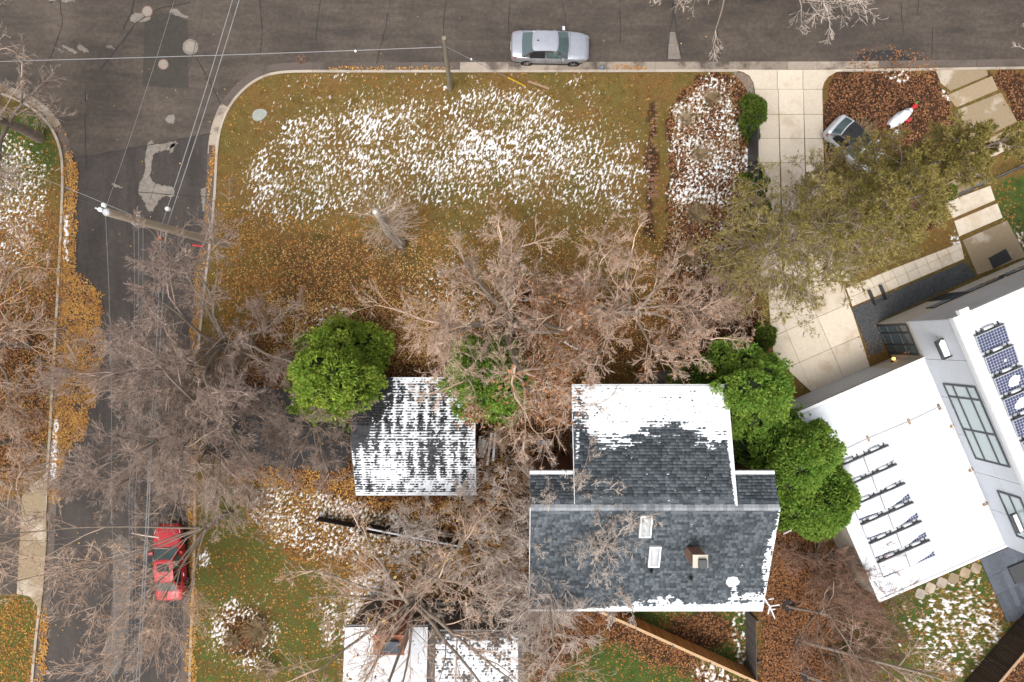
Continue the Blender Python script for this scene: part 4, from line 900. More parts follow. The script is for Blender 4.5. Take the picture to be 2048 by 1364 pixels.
def win_frame(par, name, y0, y1, z0, z1, vs, hs, mat=m_paleglass, fr=.09):
    """framed window on the west face; vs, hs are mullion fractions"""
    g = thing(name); g.parent = par
    f = MB(); X_ = (-.07, -.005)
    f.box(*X_, y0, y1, z0, z0+fr); f.box(*X_, y0, y1, z1-fr, z1); f.box(*X_, y0, y0+fr, z0+fr, z1-fr); f.box(*X_, y1-fr, y1, z0+fr, z1-fr); obj('frame', f, m_metal, g, True)
    for a in vs: yy = y0+(y1-y0)*a; obj('mullion', MB().box(-.072, -.004, yy-.045, yy+.045, z0+fr+.001, z1-fr-.001), m_metal, g, True)
    for a in hs: zz = z0+(z1-z0)*a; obj('mullion', MB().box(-.068, -.006, y0+fr+.001, y1-fr-.001, zz-.045, zz+.045), m_metal, g, True)
    ys = [y0]+[y0+(y1-y0)*a for a in sorted(vs)]+[y1]; zs = [z0]+[z0+(z1-z0)*a for a in sorted(hs)]+[z1]
    for i in range(len(ys)-1):
        for j in range(len(zs)-1): obj('pane', MB().box(-.03, -.02, ys[i]+.046, ys[i+1]-.046, zs[j]+.046, zs[j+1]-.046), mat, g, True)
    return g
a, b, c = hitW(1887, 766), hitW(1952, 917), hitW(2022, 935)
win_frame(mh, 'window', min(a.y, b.y), max(a.y, b.y), a.z, c.z, [.40, .83], [.30, .72])
a, b = hitW(1995, 980), hitW(2030, 1070); win_frame(mh, 'window', b.y, a.y, a.z, a.z+1.7, [], [.5])
mb = MB(); q = hitW(2000, 1000); mb.box(-.4, -.08, q.y-1.5, q.y-.45, q.z+.9, q.z+.98); mb.box(-.4, -.34, q.y-1.5, q.y-.45, q.z+.981, q.z+1.12); obj('window_hood', mb, m_metal, mh, True)
tag(obj('snow', (lambda m: (setattr(m, 'v', [tuple(Matrix.Rotation(TH, 4, 'Z') @ Vector(v)+X0) for v in m.v]), m)[1])(MB().box(-.33, -.1, q.y-1.45, q.y-.5, q.z+.982, q.z+1.08)), m_snow), 'snow on the lower dark window hood of the white wall', 'snow', kind='stuff')
a, b = hitW(1880, 676), hitW(1893, 712); hz = a.z
hd = obj('window_hood', MB().box(-.5, -.005, b.y, a.y, hz+.2, hz+.3), m_metal, mh, True); obj('hood_side', MB().box(-.5, -.42, b.y, a.y, hz+.301, hz+.42), m_metal, hd, True)
obj('hood_side', MB().box(-.419, -.005, b.y, b.y+.06, hz+.301, hz+.42), m_metal, hd, True)
tag(obj('snow', MB().add(*(lambda pts: ([tuple(Matrix.Rotation(TH, 4, 'Z') @ Vector(p)+X0) for p in pts], [(0,1,2,3,4,5)]))([(-.40, b.y+.1, hz+.36), (-.05, b.y+.08, hz+.36), (-.03, a.y-.1, hz+.36), (-.22, a.y-.02, hz+.36), (-.41, a.y-.2, hz+.36), (-.38, (a.y+b.y)/2, hz+.36)])), m_snow), 'snow lying in the small dark window hood on the white wall', 'snow', kind='stuff')
win_frame(mh, 'window', ly0+.15, -.12, .15, 3.25, [.33, .72], [.28, .62], m_glass, .1)              # corner glazing below the upper storey
# ribbon windows and boxes on the north face
for (p0, p1) in (((1815, 619), (1884, 590)), ((1890, 589), (1960, 560)), ((1966, 557), (2040, 526))):
    a, b = hitN(*p0), hitN(*p1); g = thing('window'); g.parent = mh; x0, x1, z0 = a.x, b.x, 2.0
    obj('frame', MB().box(x0, x1, -.049, .02, z0, z0+.75), m_metal, g, True); obj('pane', MB().box(x0+.06, (x0+x1)/2-.03, .021, .03, z0+.06, z0+.69), m_paleglass, g, True); obj('pane', MB().box((x0+x1)/2+.03, x1-.06, .021, .03, z0+.06, z0+.69), m_glass, g, True)
a = hitN(2015, 560); bx_ = obj('box_window', MB().box(a.x, a.x+2.6, .0, .5, 5.5, 5.62), m_metal, mh, True)
for (x0, x1, y0, y1) in ((a.x, a.x+.1, .0, .5), (a.x+.101, a.x+2.6, .4, .5)): obj('box_side', MB().box(x0, x1, y0+.001, y1, 5.621, 5.85), m_metal, bx_, True)
def wl(p): return Matrix.Rotation(TH, 4, 'Z') @ Vector(p)+X0
def lbox(x0, x1, y0, y1, z0, z1):
    mb = MB().box(x0, x1, y0, y1, z0, z1); mb.v = [tuple(wl(p)) for p in mb.v]; return mb
tag(obj('snow', lbox(a.x+.15, a.x+2.5, .05, .38, 5.63, 5.75), m_snow), 'snow filling the dark box window ledge of the white house', 'snow', kind='stuff')
# door, garage wall, lamp
obj('entry_door', MB().box(hitN(1975, 590).x, hitN(1975, 590).x+1.1, -.049, .012, .12, 2.0), m_metal, mh, True)
gy = ly0-.1; gl0, gl1 = lx+.3, loc(P3(1738, 733, 0)).x
gdo = obj('garage_door', MB().box(gl0, gl1-.1, gy+.001, gy+.05, .1, 2.7), m_greyw, mh, True)
for k in range(5): obj('door_panel', MB().box(gl0+.05, gl1-.15, gy+.051, gy+.065, .13+k*.51, .6+k*.51), m_greyw, gdo, True)
a = loc(hit(1788, 723, X0-Vector((0, 0, 0))+Matrix.Rotation(TH, 4, 'Z') @ Vector((0, gy, 0)), VV)); lm = thing('wall_lamp'); lm.parent = mh
m_glow = NT('lamp_glow'); m_glow.b.inputs['Emission Color'].default_value = (1, .45, .1, 1); m_glow.b.inputs['Emission Strength'].default_value = 2.0; m_glow = m_glow.done((.8, .4, .1))
obj('bracket', MB().box(a.x-.2, a.x+.02, gy+.002, gy+.1, a.z-.03, a.z+.03), m_metal, lm, True); obj('bulb', MB().lathe((a.x+.05, gy+.16, a.z-.1), [(.03, 0), (.09, .04), (.1, .15), (.04, .2)], 10), m_glow, lm, True)
# gently drifted snow over both roofs
def flat_snow(x0, x1, y0, y1, z, label, seed, dip=None, base=.035, amp=.02):
    xs = np.arange(x0, x1+.01, .12); ys = np.arange(y0, y1+.01, .12); X, Y = np.meshgrid(xs, ys); h = base+amp*fbm(X/1.4, Y/1.4, seed)+amp*.3*fbm(X/.3, Y/.3, seed+2)
    ed = np.minimum(np.minimum(X-x0, x1-X), np.minimum(Y-y0, y1-Y)); h = h*np.clip(ed/.25, 0, 1)**.5-.004*(ed < .01)
    if dip is not None: h = h-dip(X, Y)
    c, s = math.cos(TH), math.sin(TH); wx = X0.x+c*X-s*Y; wy = X0.y+s*X+c*Y; nx = X.shape[1]
    b = (np.arange(X.shape[0]-1)[:, None]*nx+np.arange(nx-1)[None]).ravel(); F = np.stack([b, b+1, b+nx+1, b+nx], 1)
    return tag(npmesh('snow', np.stack([wx.ravel(), wy.ravel(), (z+h).ravel()], 1), F, m_snow, smooth=True), label, 'snow', kind='stuff')
flat_snow(lx+.13, -.02, ly1+.13, ly0-.13, zL, 'even snow blanket on the lower flat roof of the white house', 5)
flat_snow(.24, 9.8, UY+.3, -.27, zU, 'snow blanket on the upper flat roof of the white house', 6)
# solar panels
def solar_proto(tilt, name='solar_panel', cells=(10, 6), size=(1.6, .98)):
    t = thing(name); w_, d_ = size; rot = Matrix.Rotation(math.radians(tilt), 4, 'X')
    def R(mb): mb.v = [tuple(rot @ Vector(p)+Vector((0, 0, .12))) for p in mb.v]; return mb
    obj('backsheet', R(MB().box(.03, w_-.03, -d_+.03, -.03, .0, .03)), m_back, t, True)
    f = MB(); f.box(0, w_, -.03, 0, 0, .045); f.box(0, w_, -d_, -d_+.03, 0, .045); f.box(0, .03, -d_+.03, -.03, 0, .045); f.box(w_-.03, w_, -d_+.03, -.03, 0, .045); obj('frame', R(f), m_steel, t, True)
    cm = MB(); cw, cd = (w_-.08)/cells[0], (d_-.08)/cells[1]; e = .018
    for i in range(cells[0]):
        for j in range(cells[1]):
            x0, y0 = .04+i*cw+.006, -d_+.04+j*cd+.006; x1, y1 = x0+cw-.012, y0+cd-.012; z = .034
            cm.add([(x0+e,y0,z),(x1-e,y0,z),(x1,y0+e,z),(x1,y1-e,z),(x1-e,y1,z),(x0+e,y1,z),(x0,y1-e,z),(x0,y0+e,z)], [tuple(range(8))])
    obj('solar_cells', R(cm), m_cell, t, True)
    obj('rear_rail', MB().box(0, w_, .02, .05, .0, .17), m_metal, t, True)
    for xx in (.18, w_-.5): obj('bracket', MB().add([], []).box(xx, xx+.32, .05, .09, .0, .16).box(xx, xx+.05, .09, .24, .0, .06).box(xx+.27, xx+.32, .09, .24, .0, .06), m_metal, t, True)
    mb = MB(); mb.tube([(.55, .16, .09), (w_-.55, .16, .09)], .085, 10); obj('ballast_tube', mb, m_back, t, True, True)
    return t
sp = solar_proto(8); first = True; n_ = 0; SNV = MB()
def place_panel(wpos_, label, group):
    global first
    o = sp if first else copy_tree(sp); first = False
    o.location = wpos_; o.rotation_euler = (0, 0, TH); return tag(o, label, 'solar panel', group)
ordn = ['first', 'second', 'third', 'fourth', 'fifth', 'sixth']
a0 = loc(P3(1777, 890, zL+.1)); stepv = 1.165
rs_ = random.Random(4)
for r in range(6):
    for c in range(2):
        x0 = a0.x-1.62*(2-c); y0 = a0.y-r*stepv; p = wl((x0, y0, zL+.05))
        place_panel(p, f'mostly snow covered solar panel, {"west" if c == 0 else "east"} one of {ordn[r]} row from the driveway side', 'solar panels on the lower flat roof')
        # snow lying on the tilted glass, slid off the low edge
        lo = (-.04, -.08) if r < 2 else ((-.1, -.42) if c == 1 else (-.1, -.12)); tz = math.tan(math.radians(8)); pts = []
        for u in np.linspace(.03, 1.57, 9):
            m = .98-(-lo[0])*.5-abs(lo[1])*((u/1.6)**2 if c == 1 else (1-u/1.6))*(.7+.5*rs_.random()); pts.append((u, -max(.3, m)))
        n0_ = len(SNV.v); N = len(pts)
        for u, vv in pts:
            for v2, hh in ((-.02, .01), (-.06, .055), (vv+.05, .05), (vv, .004)): SNV.v.append(tuple(wl((x0+u, y0+v2, zL+.05+.12+.046+v2*tz+hh))))
        for i in range(N-1):
            for j in range(3): SNV.f.append((n0_+i*4+j, n0_+i*4+j+1, n0_+i*4+j+5, n0_+i*4+j+4))
tag(obj('snow', SNV, m_snow, smooth=True), 'snow lying on the solar panels of the lower roof', 'snow', kind='stuff')
a0 = loc(P3(1953, 673, zU+.3)); SNV = MB()
for r in range(6):
    p = wl((a0.x, a0.y-r*1.16, zU+.08)); place_panel(p, f'blue gridded solar panel, {ordn[r]} from the top on the upper roof', 'solar panels on the upper flat roof')
    if r >= 1:
        tz = math.tan(math.radians(8)); n0_ = len(SNV.v); k = 14; cx_, cy_ = a0.x+.95, a0.y-r*1.16-.55; rr = (.12, .12, .55, .62, .66, .66)[r]
        SNV.v.append(tuple(wl((cx_, cy_, zU+.08+.12+.05+(cy_-a0.y+r*1.16)*tz+.03))))
        for q in range(k):
            an_ = 2*math.pi*q/k; ra = rr*rs_.uniform(.6, 1.0); x_, y_ = cx_+ra*math.cos(an_)*.95, cy_+ra*.55*math.sin(an_)+.2*ra*math.cos(an_); x_ = min(x_, a0.x+1.55); SNV.v.append(tuple(wl((x_, y_, zU+.08+.12+.042+(y_-a0.y+r*1.16)*tz))))
        SNV.f += [(n0_, n0_+1+q, n0_+1+(q+1) % k) for q in range(k)]
tag(obj('snow', SNV, m_snow, smooth=True), 'thin snow patches on the upper solar panels', 'snow', kind='stuff')
# roof pipe on wooden blocks
pp = [wl(loc(P3(*q, zL+.12))) for q in ((1690,899),(1736,877),(1818,843),(1878,814),(1887,818),(1906,852),(1943,940),(1971,1008))]
tag(obj('roof_pipe', MB().tube(pp, .02, 6), m_steel), 'thin grey pipe run across the snowy lower roof', 'pipe')
for k, q in enumerate(((1736,877),(1818,843),(1878,814),(1906,852),(1943,940),(1971,1008))):
    l_ = loc(P3(*q, zL+.06)); d = (.06, .17) if k < 3 else (.17, .06)
    bk = lbox(l_.x-d[0], l_.x+d[0], l_.y-d[1], l_.y+d[1], zL+.02, zL+.11); tag(obj('support_block', bk, m_tanwood), ('wooden pipe support block, %s along the thin pipe from the cedars' % ordn[k]), 'block', 'pipe support blocks on the lower roof')
# patio and stones
pt = thing('patio', (0, 0, 0), 0, 'dark slate blue plank patio beside the white house', 'patio', kind='structure')
rotgrid([(1957,1117),(2014,1093),(2100,1060),(2150,1200),(2011,1243)], .3, 1.2, pt, m_deck, (1957, 1117), .004, .16)
tag(obj('patio_planter', MB().prism(Wp([(2010,1133),(2060,1112),(2075,1150),(2025,1165)]), .17, .3), m_gravel), 'dark gravel planter square on the slate patio', 'planter')
for k, q in enumerate(((1838,1186),(1858,1174),(1881,1164),(1904,1155),(1927,1144),(1949,1135))):
    c = Vector((*P(*q), 0)); pl = [c+U*(math.cos(t)*.33*(1+.12*math.cos(4*t+3.1)*-1)*(1+.04*rs_.random()))+VV*(math.sin(t)*.33*(1-.12*math.cos(4*t+3.1))*(1+.04*rs_.random())) for t in [2*math.pi*i/14 for i in range(14)]]
    tag(obj('stepping_stone', MB().prism([(p.x, p.y) for p in pl], .05, .15), m_kerb if k % 2 == 0 and k < 4 else m_slab), f'squarish stepping stone, {ordn[k]} from the left along the white house wall', 'stepping stone', 'stepping stones by the white house')
# ------------------------------------------------------------------ fences and small things
def fence(name, A, B, h, mat, railmat, label, bw=.14, post=2.4, cap=True, gap=.008, side=-1, posth=.1, postmat=None):
    a, b = Vector((*P(*A), 0)), Vector((*P(*B), 0)); d = (b-a).normalized(); L = (b-a).length; n = Vector((-d.y, d.x, 0))*side
    t = thing(name, a, 0, label, 'fence'); k = int(L/bw)
    for i in range(k):
        hh = h-random.uniform(0, .012); obj('board', MB().obox(a+d*(i*bw+gap/2)+Vector((0, 0, .06)), d*(bw-gap), n*.02, (0, 0, hh-.06)), mat, t)
    for z in (.3, h-.25): obj('rail', MB().obox(a+n*.022+Vector((0, 0, z)), d*L, n*.05, (0, 0, .09)), railmat, t)
    if cap: obj('cap_rail', MB().obox(a-n*.05+Vector((0, 0, h+.001)), d*L, n*.16, (0, 0, .035)), railmat, t)
    for i in range(int(L/post)+1):
        p = a+d*min(L-.05, i*post); obj('post', MB().obox(p+n*.075-d*.05, d*.1, n*.1, (0, 0, h+posth)), postmat or railmat, t)
    return t
fence('board_fence', (1190,1197), (1512,1342), 1.9, m_cedarw, m_cedartop, 'new orange cedar board fence running diagonally behind the grey house', postmat=m_metal)
fence('board_fence', (1489,1216), (1491,1335), 1.95, m_greyw2, m_greyw2, 'weathered grey board fence standing at the end of the cedar fence', cap=False, bw=.15, side=1)
fence('board_fence', (640,1032), (735,1050), 1.0, m_brownf, m_greyw2, 'low snow topped plank edging at the west end of the garden fence', bw=.5, cap=False, posth=0)
fence('board_fence', (735,1046), (926,1080), 1.8, m_brownf, m_brownf, 'dark brown board fence with snowy top south of the garage', cap=False)
fence('board_fence', (1925,1364), (2100,1158), 2.0, m_brownf, m_tanwood, 'dark brown board fence in the bottom right corner', bw=.16, cap=True, side=-1)
tag(obj('snow', MB().tube([P3(*q) for q in ((732,1056,1.0),(735,1056,1.84))]+[P3(x, y, 1.84) for x, y in ((735,1057),(830,1076),(926,1094))], .05, 5), m_snow), 'line of snow along the dark garden fence top', 'snow', kind='stuff')
# black panel fence beside the driveway
bf = thing('panel_fence', (*P(1493, 280), 0), 0, 'black metal panel fence between leafy bed and driveway', 'fence')
y0 = P(0, 278)[1]
for k in range(4): obj('panel', MB().box(P(1494, 0)[0], P(1494, 0)[0]+.05, y0-(k+1)*1.75+.02, y0-k*1.75, .1, 1.85), m_metal, bf); obj('post', MB().box(P(1494, 0)[0]-.06, P(1494, 0)[0]-.001, y0-k*1.75-.06, y0-k*1.75, .1, 1.95), m_metal, bf)
# black rail across the pads
a, b = Vector((*P(1858, 417), 0)), Vector((*P(2075, 318), 0)); d = b-a; nn = d.normalized(); rl = thing('handrail', a, 0, 'long dark metal rail crossing the concrete pads', 'rail')
obj('top_rail', MB().obox(a+Vector((0, 0, .95)), d, Vector((-nn.y, nn.x, 0))*.1, (0, 0, .06)), m_metal, rl); obj('lower_rail', MB().obox(a+Vector((0, 0, .25)), d, Vector((-nn.y, nn.x, 0))*.06, (0, 0, .05)), m_steel, rl)
for k in range(6): p = a+d*(k/5)*.98; obj('post', MB().obox(p, nn*.06, Vector((-nn.y, nn.x, 0))*.06, (0, 0, .949)), m_metal, rl)
# bike-rack like bracket on the walk
rk = thing('bench_frame', (*P(1738, 596), 0), TH, 'dark U-shaped metal frame on the walk edge by the gravel', 'rack')
for xx in (0, .75): obj('leg', MB().box(xx, xx+.05, -.5, .5, .12, .5), m_metal, rk, True)
obj('crossbar', MB().box(.051, .749, -.5, -.44, .44, .5), m_metal, rk, True)

# manholes and drains
def manhole(px, py, r, label, m1, m2, collar=None):
    x, y = P(px, py); t = thing('manhole_cover', (x, y, 0), 0, label, 'manhole')
    if collar: obj('collar', MB().lathe((0, 0, 0), [(r*1.45, .009), (r*1.4, .016), (r*1.02, .018)], 14), collar, t, True)
    obj('ring', MB().lathe((0, 0, 0), [(r, .010), (r, .024), (r*.87, .024), (r*.86, .012)], 24), m1, t, True); obj('lid', MB().lathe((0, 0, 0), [(r*.84, .010), (r*.84, .026), (r*.5, .029), (r*.06, .029), (r*.05, .02)], 24), m2, t, True)
manhole(295, 23, .36, 'pinkish manhole cover set in pale worn concrete, uppermost on the street', m_rust, m_iron); manhole(327, 129, .34, 'rusty manhole cover in the dark asphalt patch', m_rust, m_iron)
manhole(381, 94, .34, 'grey manhole cover with pale concrete collar right of the asphalt patch', m_iron, m_iron, m_worn)
x, y = P(603, 119); dr = thing('storm_drain', (x, y, 0), 0, 'round rusty storm drain grate near the north kerb', 'drain'); obj('pit', MB().lathe((0, 0, 0), [(.3, .013), (.3, .015)], 20), m_blk, dr, True)
for r in (.31, .22, .12): obj('grate_ring', MB().lathe((0, 0, 0), [(r, .016), (r, .04), (r-.045, .04), (r-.045, .016)], 20), m_rust, dr, True)
for q in range(4): obj('grate_bar', MB().obox(Vector((0, 0, .017)), Vector((math.cos(q*1.57+.7), math.sin(q*1.57+.7), 0))*.3, Vector((-math.sin(q*1.57+.7), math.cos(q*1.57+.7), 0))*.05, (0, 0, .02)), m_rust, dr, True)
x, y = P(424, 300); ci = thing('gutter_inlet', (x, y, 0), 0, 'dark slotted gutter inlet at the east kerb of the side street', 'drain'); obj('pit', MB().box(-.18, .16, -.3, .3, .0, .036), m_blk, ci, True)
for k in range(6): obj('grate_bar', MB().box(-.19, .17, -.29+k*.105, -.24+k*.105, .037, .05), m_rust, ci, True)
ul = chaikin(Wp([(505,232),(512,220),(530,219),(538,228),(526,242),(510,244)]), 1, True); tag(obj('utility_box', MB().prism(ul, .05, .15), M('grey_green_lid', (.26, .28, .25), (.2, .22, .19), 5)), 'grey green utility box lid set in the front lawn', 'lid')
# poles and wires
def pole(base, top, zt, r, label, m):
    b = P3(*base, 0); t = P3(*top, zt); p = thing('utility_pole', (b.x, b.y, 0), 0, label, 'pole')
    obj('post', MB().tube([b, b.lerp(t, .5), t], [r, r*.88, r*.74], 12), m, p, smooth=False); return p, b, t
p1, b1, t1 = pole((455,490), (213,424), 12.3, .24, 'tall pale wooden utility pole with insulators beside the side street', m_pole)
p2, b2, t2 = pole((901,180), (888,76), 7.1, .15, 'short weathered wooden stub pole at the north kerb', mat_wood('weathered_pole', (.22, .19, .14), (.12, .10, .08), (6, 6, .5), 3))
obj('cap', MB().lathe(t1, [(.16, -.02), (.16, .06), (.1, .1)], 10), m_steel, p1)
for dx, dy in ((-.25, .1), (-.1, .3)): obj('insulator', MB().lathe(t1+Vector((dx, dy, -.1)), [(.04, 0), (.1, .06), (.05, .12), (.1, .18), (.04, .24)], 10), m_white, p1)
obj('arm', MB().tube([t1+Vector((0, 0, -.15)), t1+Vector((-.55, .2, -.1))], .04), m_steel, p1)
at = lambda px, py, z: P3(px, py, z)
c = b1.lerp(t1, .745)
for k in range(3): 
    q = at(268+k*9, 447+k*2, c.z); obj('transformer_can', MB().lathe(q+Vector((0, 0, -.35)), [(.08, 0), (.1, .03), (.1, .32), (.05, .4), (.04, .5)], 10), m_steel, p1)
obj('cutout', MB().lathe(at(277, 434, c.z), [(.06, -.2), (.1, 0), (.05, .2)], 8), m_white, p1); obj('crossarm', MB().tube([at(262, 440, c.z), at(292, 450, c.z)], .05), m_steel, p1)
obj('marker', MB().tube([at(385, 490, 1.9), at(409, 493, 1.9)], .06), m_redp, p1)
def wire(pts, r, mat, label, sag=.3, group=None):
    out = []
    for i in range(len(pts)-1):
        a, b = pts[i], pts[i+1]; n = 14
        for k in range(n+(i == len(pts)-2)):
            t = k/n; q = a.lerp(b, t); q.z -= sag*4*t*(1-t); out.append(q)
    return tag(obj('overhead_wire', MB().tube(out, r, 5), mat), label, 'wire', group)
z1 = 7.6; W1 = at(322, 455, z1); W2 = at(332, 458, z1)
wire([at(491, -90, z1+.2), W1, at(299, 900, z1), at(262, 1500, z1)], .021, m_wire, 'left bright cable of the pair above the side street', .15)
wire([at(505, -90, z1+.2), W2, at(303, 900, z1), at(268, 1500, z1)], .021, m_wire, 'right bright cable of the pair above the side street', .15)
wire([at(395, -160, 12.1), t1+Vector((0, .1, .1)), at(222, 1000, 12), at(225, 1500, 12)], .006, m_wire, 'thin top wire running north from the tall pole head', .2)
for k in range(3): wire([at(268+k*9, 455, c.z), at(258+k*6, 1000, 9.2), at(245+k*8, 1500, 9)], .007, m_wire, ('%s thin wire hanging south from the grey cans on the tall pole' % ('west', 'middle', 'east')[k]), .2)
wire([at(420, -60, 8.4), at(380, 130, 8.2), at(300, 400, 8.4)], .010, m_dwire, 'thin dark wire slanting over the intersection patch', .1)
wire([at(-300, 210, 8), at(152, 383, 8.5), at(280, 437, 8.8)], .012, m_wire, 'thin service wire from the west lawn to the tall pole', .15)
wire([at(-300, 230, 7), at(160, 400, 7.6), at(318, 452, 7.8)], .010, m_dwire, 'dark service wire just below the thin western one', .15)
wire([P3(-300, 128, 7.4), P3(60, 121, 6.9), P3(884, 94, 6.6)], .017, m_wire, 'pale wire running west from the stub pole along the street', .1)
gu0, gu1 = P3(893, 94, 6.6), P3(1050, 172, .1)
gw = thing('guy_wire', gu1, 0, 'taut guy wire from stub pole to lawn with yellow guard', 'guy wire'); obj('strand', MB().tube([gu0, gu1], .016, 5), m_wire, gw); obj('guard', MB().tube([gu0.lerp(gu1, .76), gu0.lerp(gu1, .995)], .045, 8), m_yel, gw)
obj('insulator', MB().lathe(gu0.lerp(gu1, .28), [(.03, -.1), (.06, 0), (.03, .1)], 8), m_white, gw)
for q, z, m, lb in (((336,418), 7.6, m_white, 'small white splice box clipped on the bright cables'), ((322,477), 7.4, m_org, 'small orange marker hanging on the cable below the tall pole')):
    r = P3(*q, z); tag(obj('cable_box', MB().lathe((r.x, r.y, r.z-.1), [(.05, 0), (.12, .03), (.12, .2), (.06, .26)], 8), m), lb, 'cable box')
tag(obj('cable_box', MB().lathe(P3(711,102,6.8), [(.03, -.05), (.07, 0), (.03, .05)], 8), m_white), 'tiny white clip on the wire west of the stub pole', 'cable box')
tag(obj('wooden_plank', MB().obox(P3(1056,165,.12), P3(1098,180,.12)-P3(1056,165,.12), (.04, .12, 0), (0, 0, .06)), m_tanwood), 'pale wooden plank lying on the lawn beside the yellow guard', 'plank')
# logs, planks, snow bits
pk = [((988,866),(984,922)),((981,866),(972,930)),((958,872),(955,896)),((968,880),(958,912)),((964,878),(956,905)),((973,884),(962,915)),((996,866),(993,915))]
pn = ['longest', 'second longest', 'leftmost short', 'tilted', 'innermost tilted', 'lowest tilted', 'rightmost dark']
for k, (a, b) in enumerate(pk): a3, b3 = P3(*a, .5), P3(*b, .3); tag(obj('snowy_plank', MB().obox(a3, b3-a3, (.14 if k != 6 else .05, 0, 0), (0, 0, .05)), m_white if k != 6 else m_metal), f'{pn[k]} white plank leaning in the pile beside the garage', 'plank', 'planks piled beside the garage')
for a, b, lb in (((1128,683),(1164,703),'snowy pale branch lying under the big oak'),((1010,588),(1028,575),'short snowy log left of the black basin'),((1150,688),(1196,708),'snow dusted pole lying near the wing roof edge'),((318,1075),(262,1066),'peeled white branch hanging over the red car')):
    z = .2 if a[0] > 500 else 5.5; tag(obj('branch_log', MB().tube([P3(*a, z), P3((a[0]+b[0])/2, (a[1]+b[1])/2+1, z+.05), P3(*b, z)], [.07 if a[0] != 318 else .035, .06 if a[0] != 318 else .03, .04 if a[0] != 318 else .015], 7), m_white if a[0] != 318 else m_twig['pale']), lb, 'branch')
bs = thing('round_basin', (*P(1047, 585), 0), 0, 'black round basin with snowy rim under the bare oak', 'basin'); obj('basin_wall', MB().lathe((0, 0, 0), [(.5, .1), (.58, .5), (.52, .5), (.45, .2), (.05, .18)], 20), m_blk, bs, True); obj('rim_snow', MB().lathe((0, 0, 0), [(.585, .5), (.58, .54), (.53, .54), (.525, .5)], 20), m_snow, bs, True)
ac = thing('condenser_unit', (*P(1088, 889), 0), 0, 'small grey air conditioner with snowy lid beside the grey house', 'air conditioner'); obj('housing', MB().box(-.42, .42, -.35, .35, .1, .75), m_steel, ac, True); obj('lid', MB().box(-.44, .44, -.37, .37, .751, .79), m_iron, ac, True); obj('lid_snow', MB().box(-.43, .43, .1, .36, .791, .85), m_snow, ac, True)
st = thing('block_steps', (*P(1335, 752), 0), 0, 'stack of pale concrete block steps north of the grey house', 'steps')
for k in range(3): obj('step', MB().box(-.9+k*.3, .9-.1*k, -.5, .35-k*.28, .1+k*.17, .1+(k+1)*.17-.004), m_gut, st, True)
# wrapped thing in the east yard, bucket
tc = P(1798, 236); tp = thing('covered_scooter', (tc[0], tc[1], 0), math.radians(38), 'object under a white tarp with red and black end in the leafy yard', 'covered scooter')
mb = MB(); N, K = 15, 12
for i in range(N+1):
    u = i/N; w_ = .42*math.sin(math.pi*min(1, (u*.92+.04)))**.55*(1-.45*u); hh = (.55+.35*math.sin(u*3.0))*math.sin(math.pi*min(1, u*.9+.06))**.4
    for j in range(K+1):
        a = math.pi*j/K; fold = 1+.07*math.sin(j*2.3+i*.9)+.05*math.sin(i*1.7); mb.v.append((-.95+1.75*u, w_*math.cos(a)*fold, .11+hh*math.sin(a)**.7*fold))
mb.f = [(i*(K+1)+j, (i+1)*(K+1)+j, (i+1)*(K+1)+j+1, i*(K+1)+j+1) for i in range(N) for j in range(K)]; obj('tarp', mb, m_tarp, tp, True, True)
obj('wheel', MB().lathe((1.0, -.07, .36), [(.2, 0), (.26, .02), (.26, .12), (.2, .14)], 16, 'y'), m_tyre, tp, True); obj('fairing', MB().tube([(.7, 0, .45), (.9, .05, .6), (1.08, 0, .5)], [.1, .16, .06], 8), m_redp, tp, True); obj('side_box', MB().box(.0, .28, -.52, -.36, .15, .45), m_redp, tp, True); obj('strap', MB().tube([(.2, -.42, .2), (.22, -.2, .86), (.22, .15, .88), (.2, .4, .25)], .015, 5), m_metal, tp, True)
obj('badge', MB().box(.95, 1.1, .08, .18, .6, .66), M('green_plastic', (.03, .3, .06)), tp, True)
bk = thing('bucket', (*P(1788, 268), 0), 0, 'small white bucket beside the tarp covered object', 'bucket'); obj('pail', MB().lathe((0, 0, 0), [(.13, .1), (.17, .42), (.155, .42), (.12, .14)], 14), m_white, bk, True); obj('handle', MB().tube([(.17, 0, .4), (.22, .12, .42), (.12, .25, .42), (0, .2, .4)], .008, 5), m_metal, bk, True)
tag(obj('litter_scrap', MB().box(P(1201, 0)[0], P(1201, 0)[0]+.14, P(0, 137)[1], P(0, 134)[1], .04, .09), M('blue_plastic', (.1, .25, .5))), 'small blue scrap of litter in the north gutter', 'litter')
for k, (q, lb) in enumerate((((1575,1210), 'uppermost'), ((1599,1279), 'middle'), ((1612,1348), 'lowest'))):
    x, y = P(*q); tag(obj('mulch_ring', MB().lathe((x, y, 0), [(.42, .1), (.40, .17), (.2, .15), (.05, .14)], 18), m_mulch), f'{lb} dark mulch ring round a slender tree in the east yard', 'mulch ring', 'mulch rings in the east yard')
vb = thing('wall_vent_box', (*P(1664, 1111), 0), 0, 'small pale metal box standing under the east shrubs', 'box'); obj('housing', MB().box(-.14, .14, -.2, .2, .1, .6), m_white, vb, True); obj('lid', MB().box(-.16, .16, -.22, .22, .601, .63), m_steel, vb, True)
tag(obj('snowy_plank', MB().obox(P3(1566,1069,.6), P3(1604,1051,.6)-P3(1566,1069,.6), (.04, .1, 0), (0, 0, .05)), m_white), 'snowy white plank wedged in shrubs right of the grey house', 'plank')
for k, q in enumerate(((1537,1199),(1540,1220))): r = P3(*q, 2.6); tag(obj('bracket_bar', MB().tube([r, r+Vector((.3, .06, 0))], .035, 6), m_white), ('%s white bracket bar sticking out by the roof corner' % ('upper', 'lower')[k]), 'bracket')

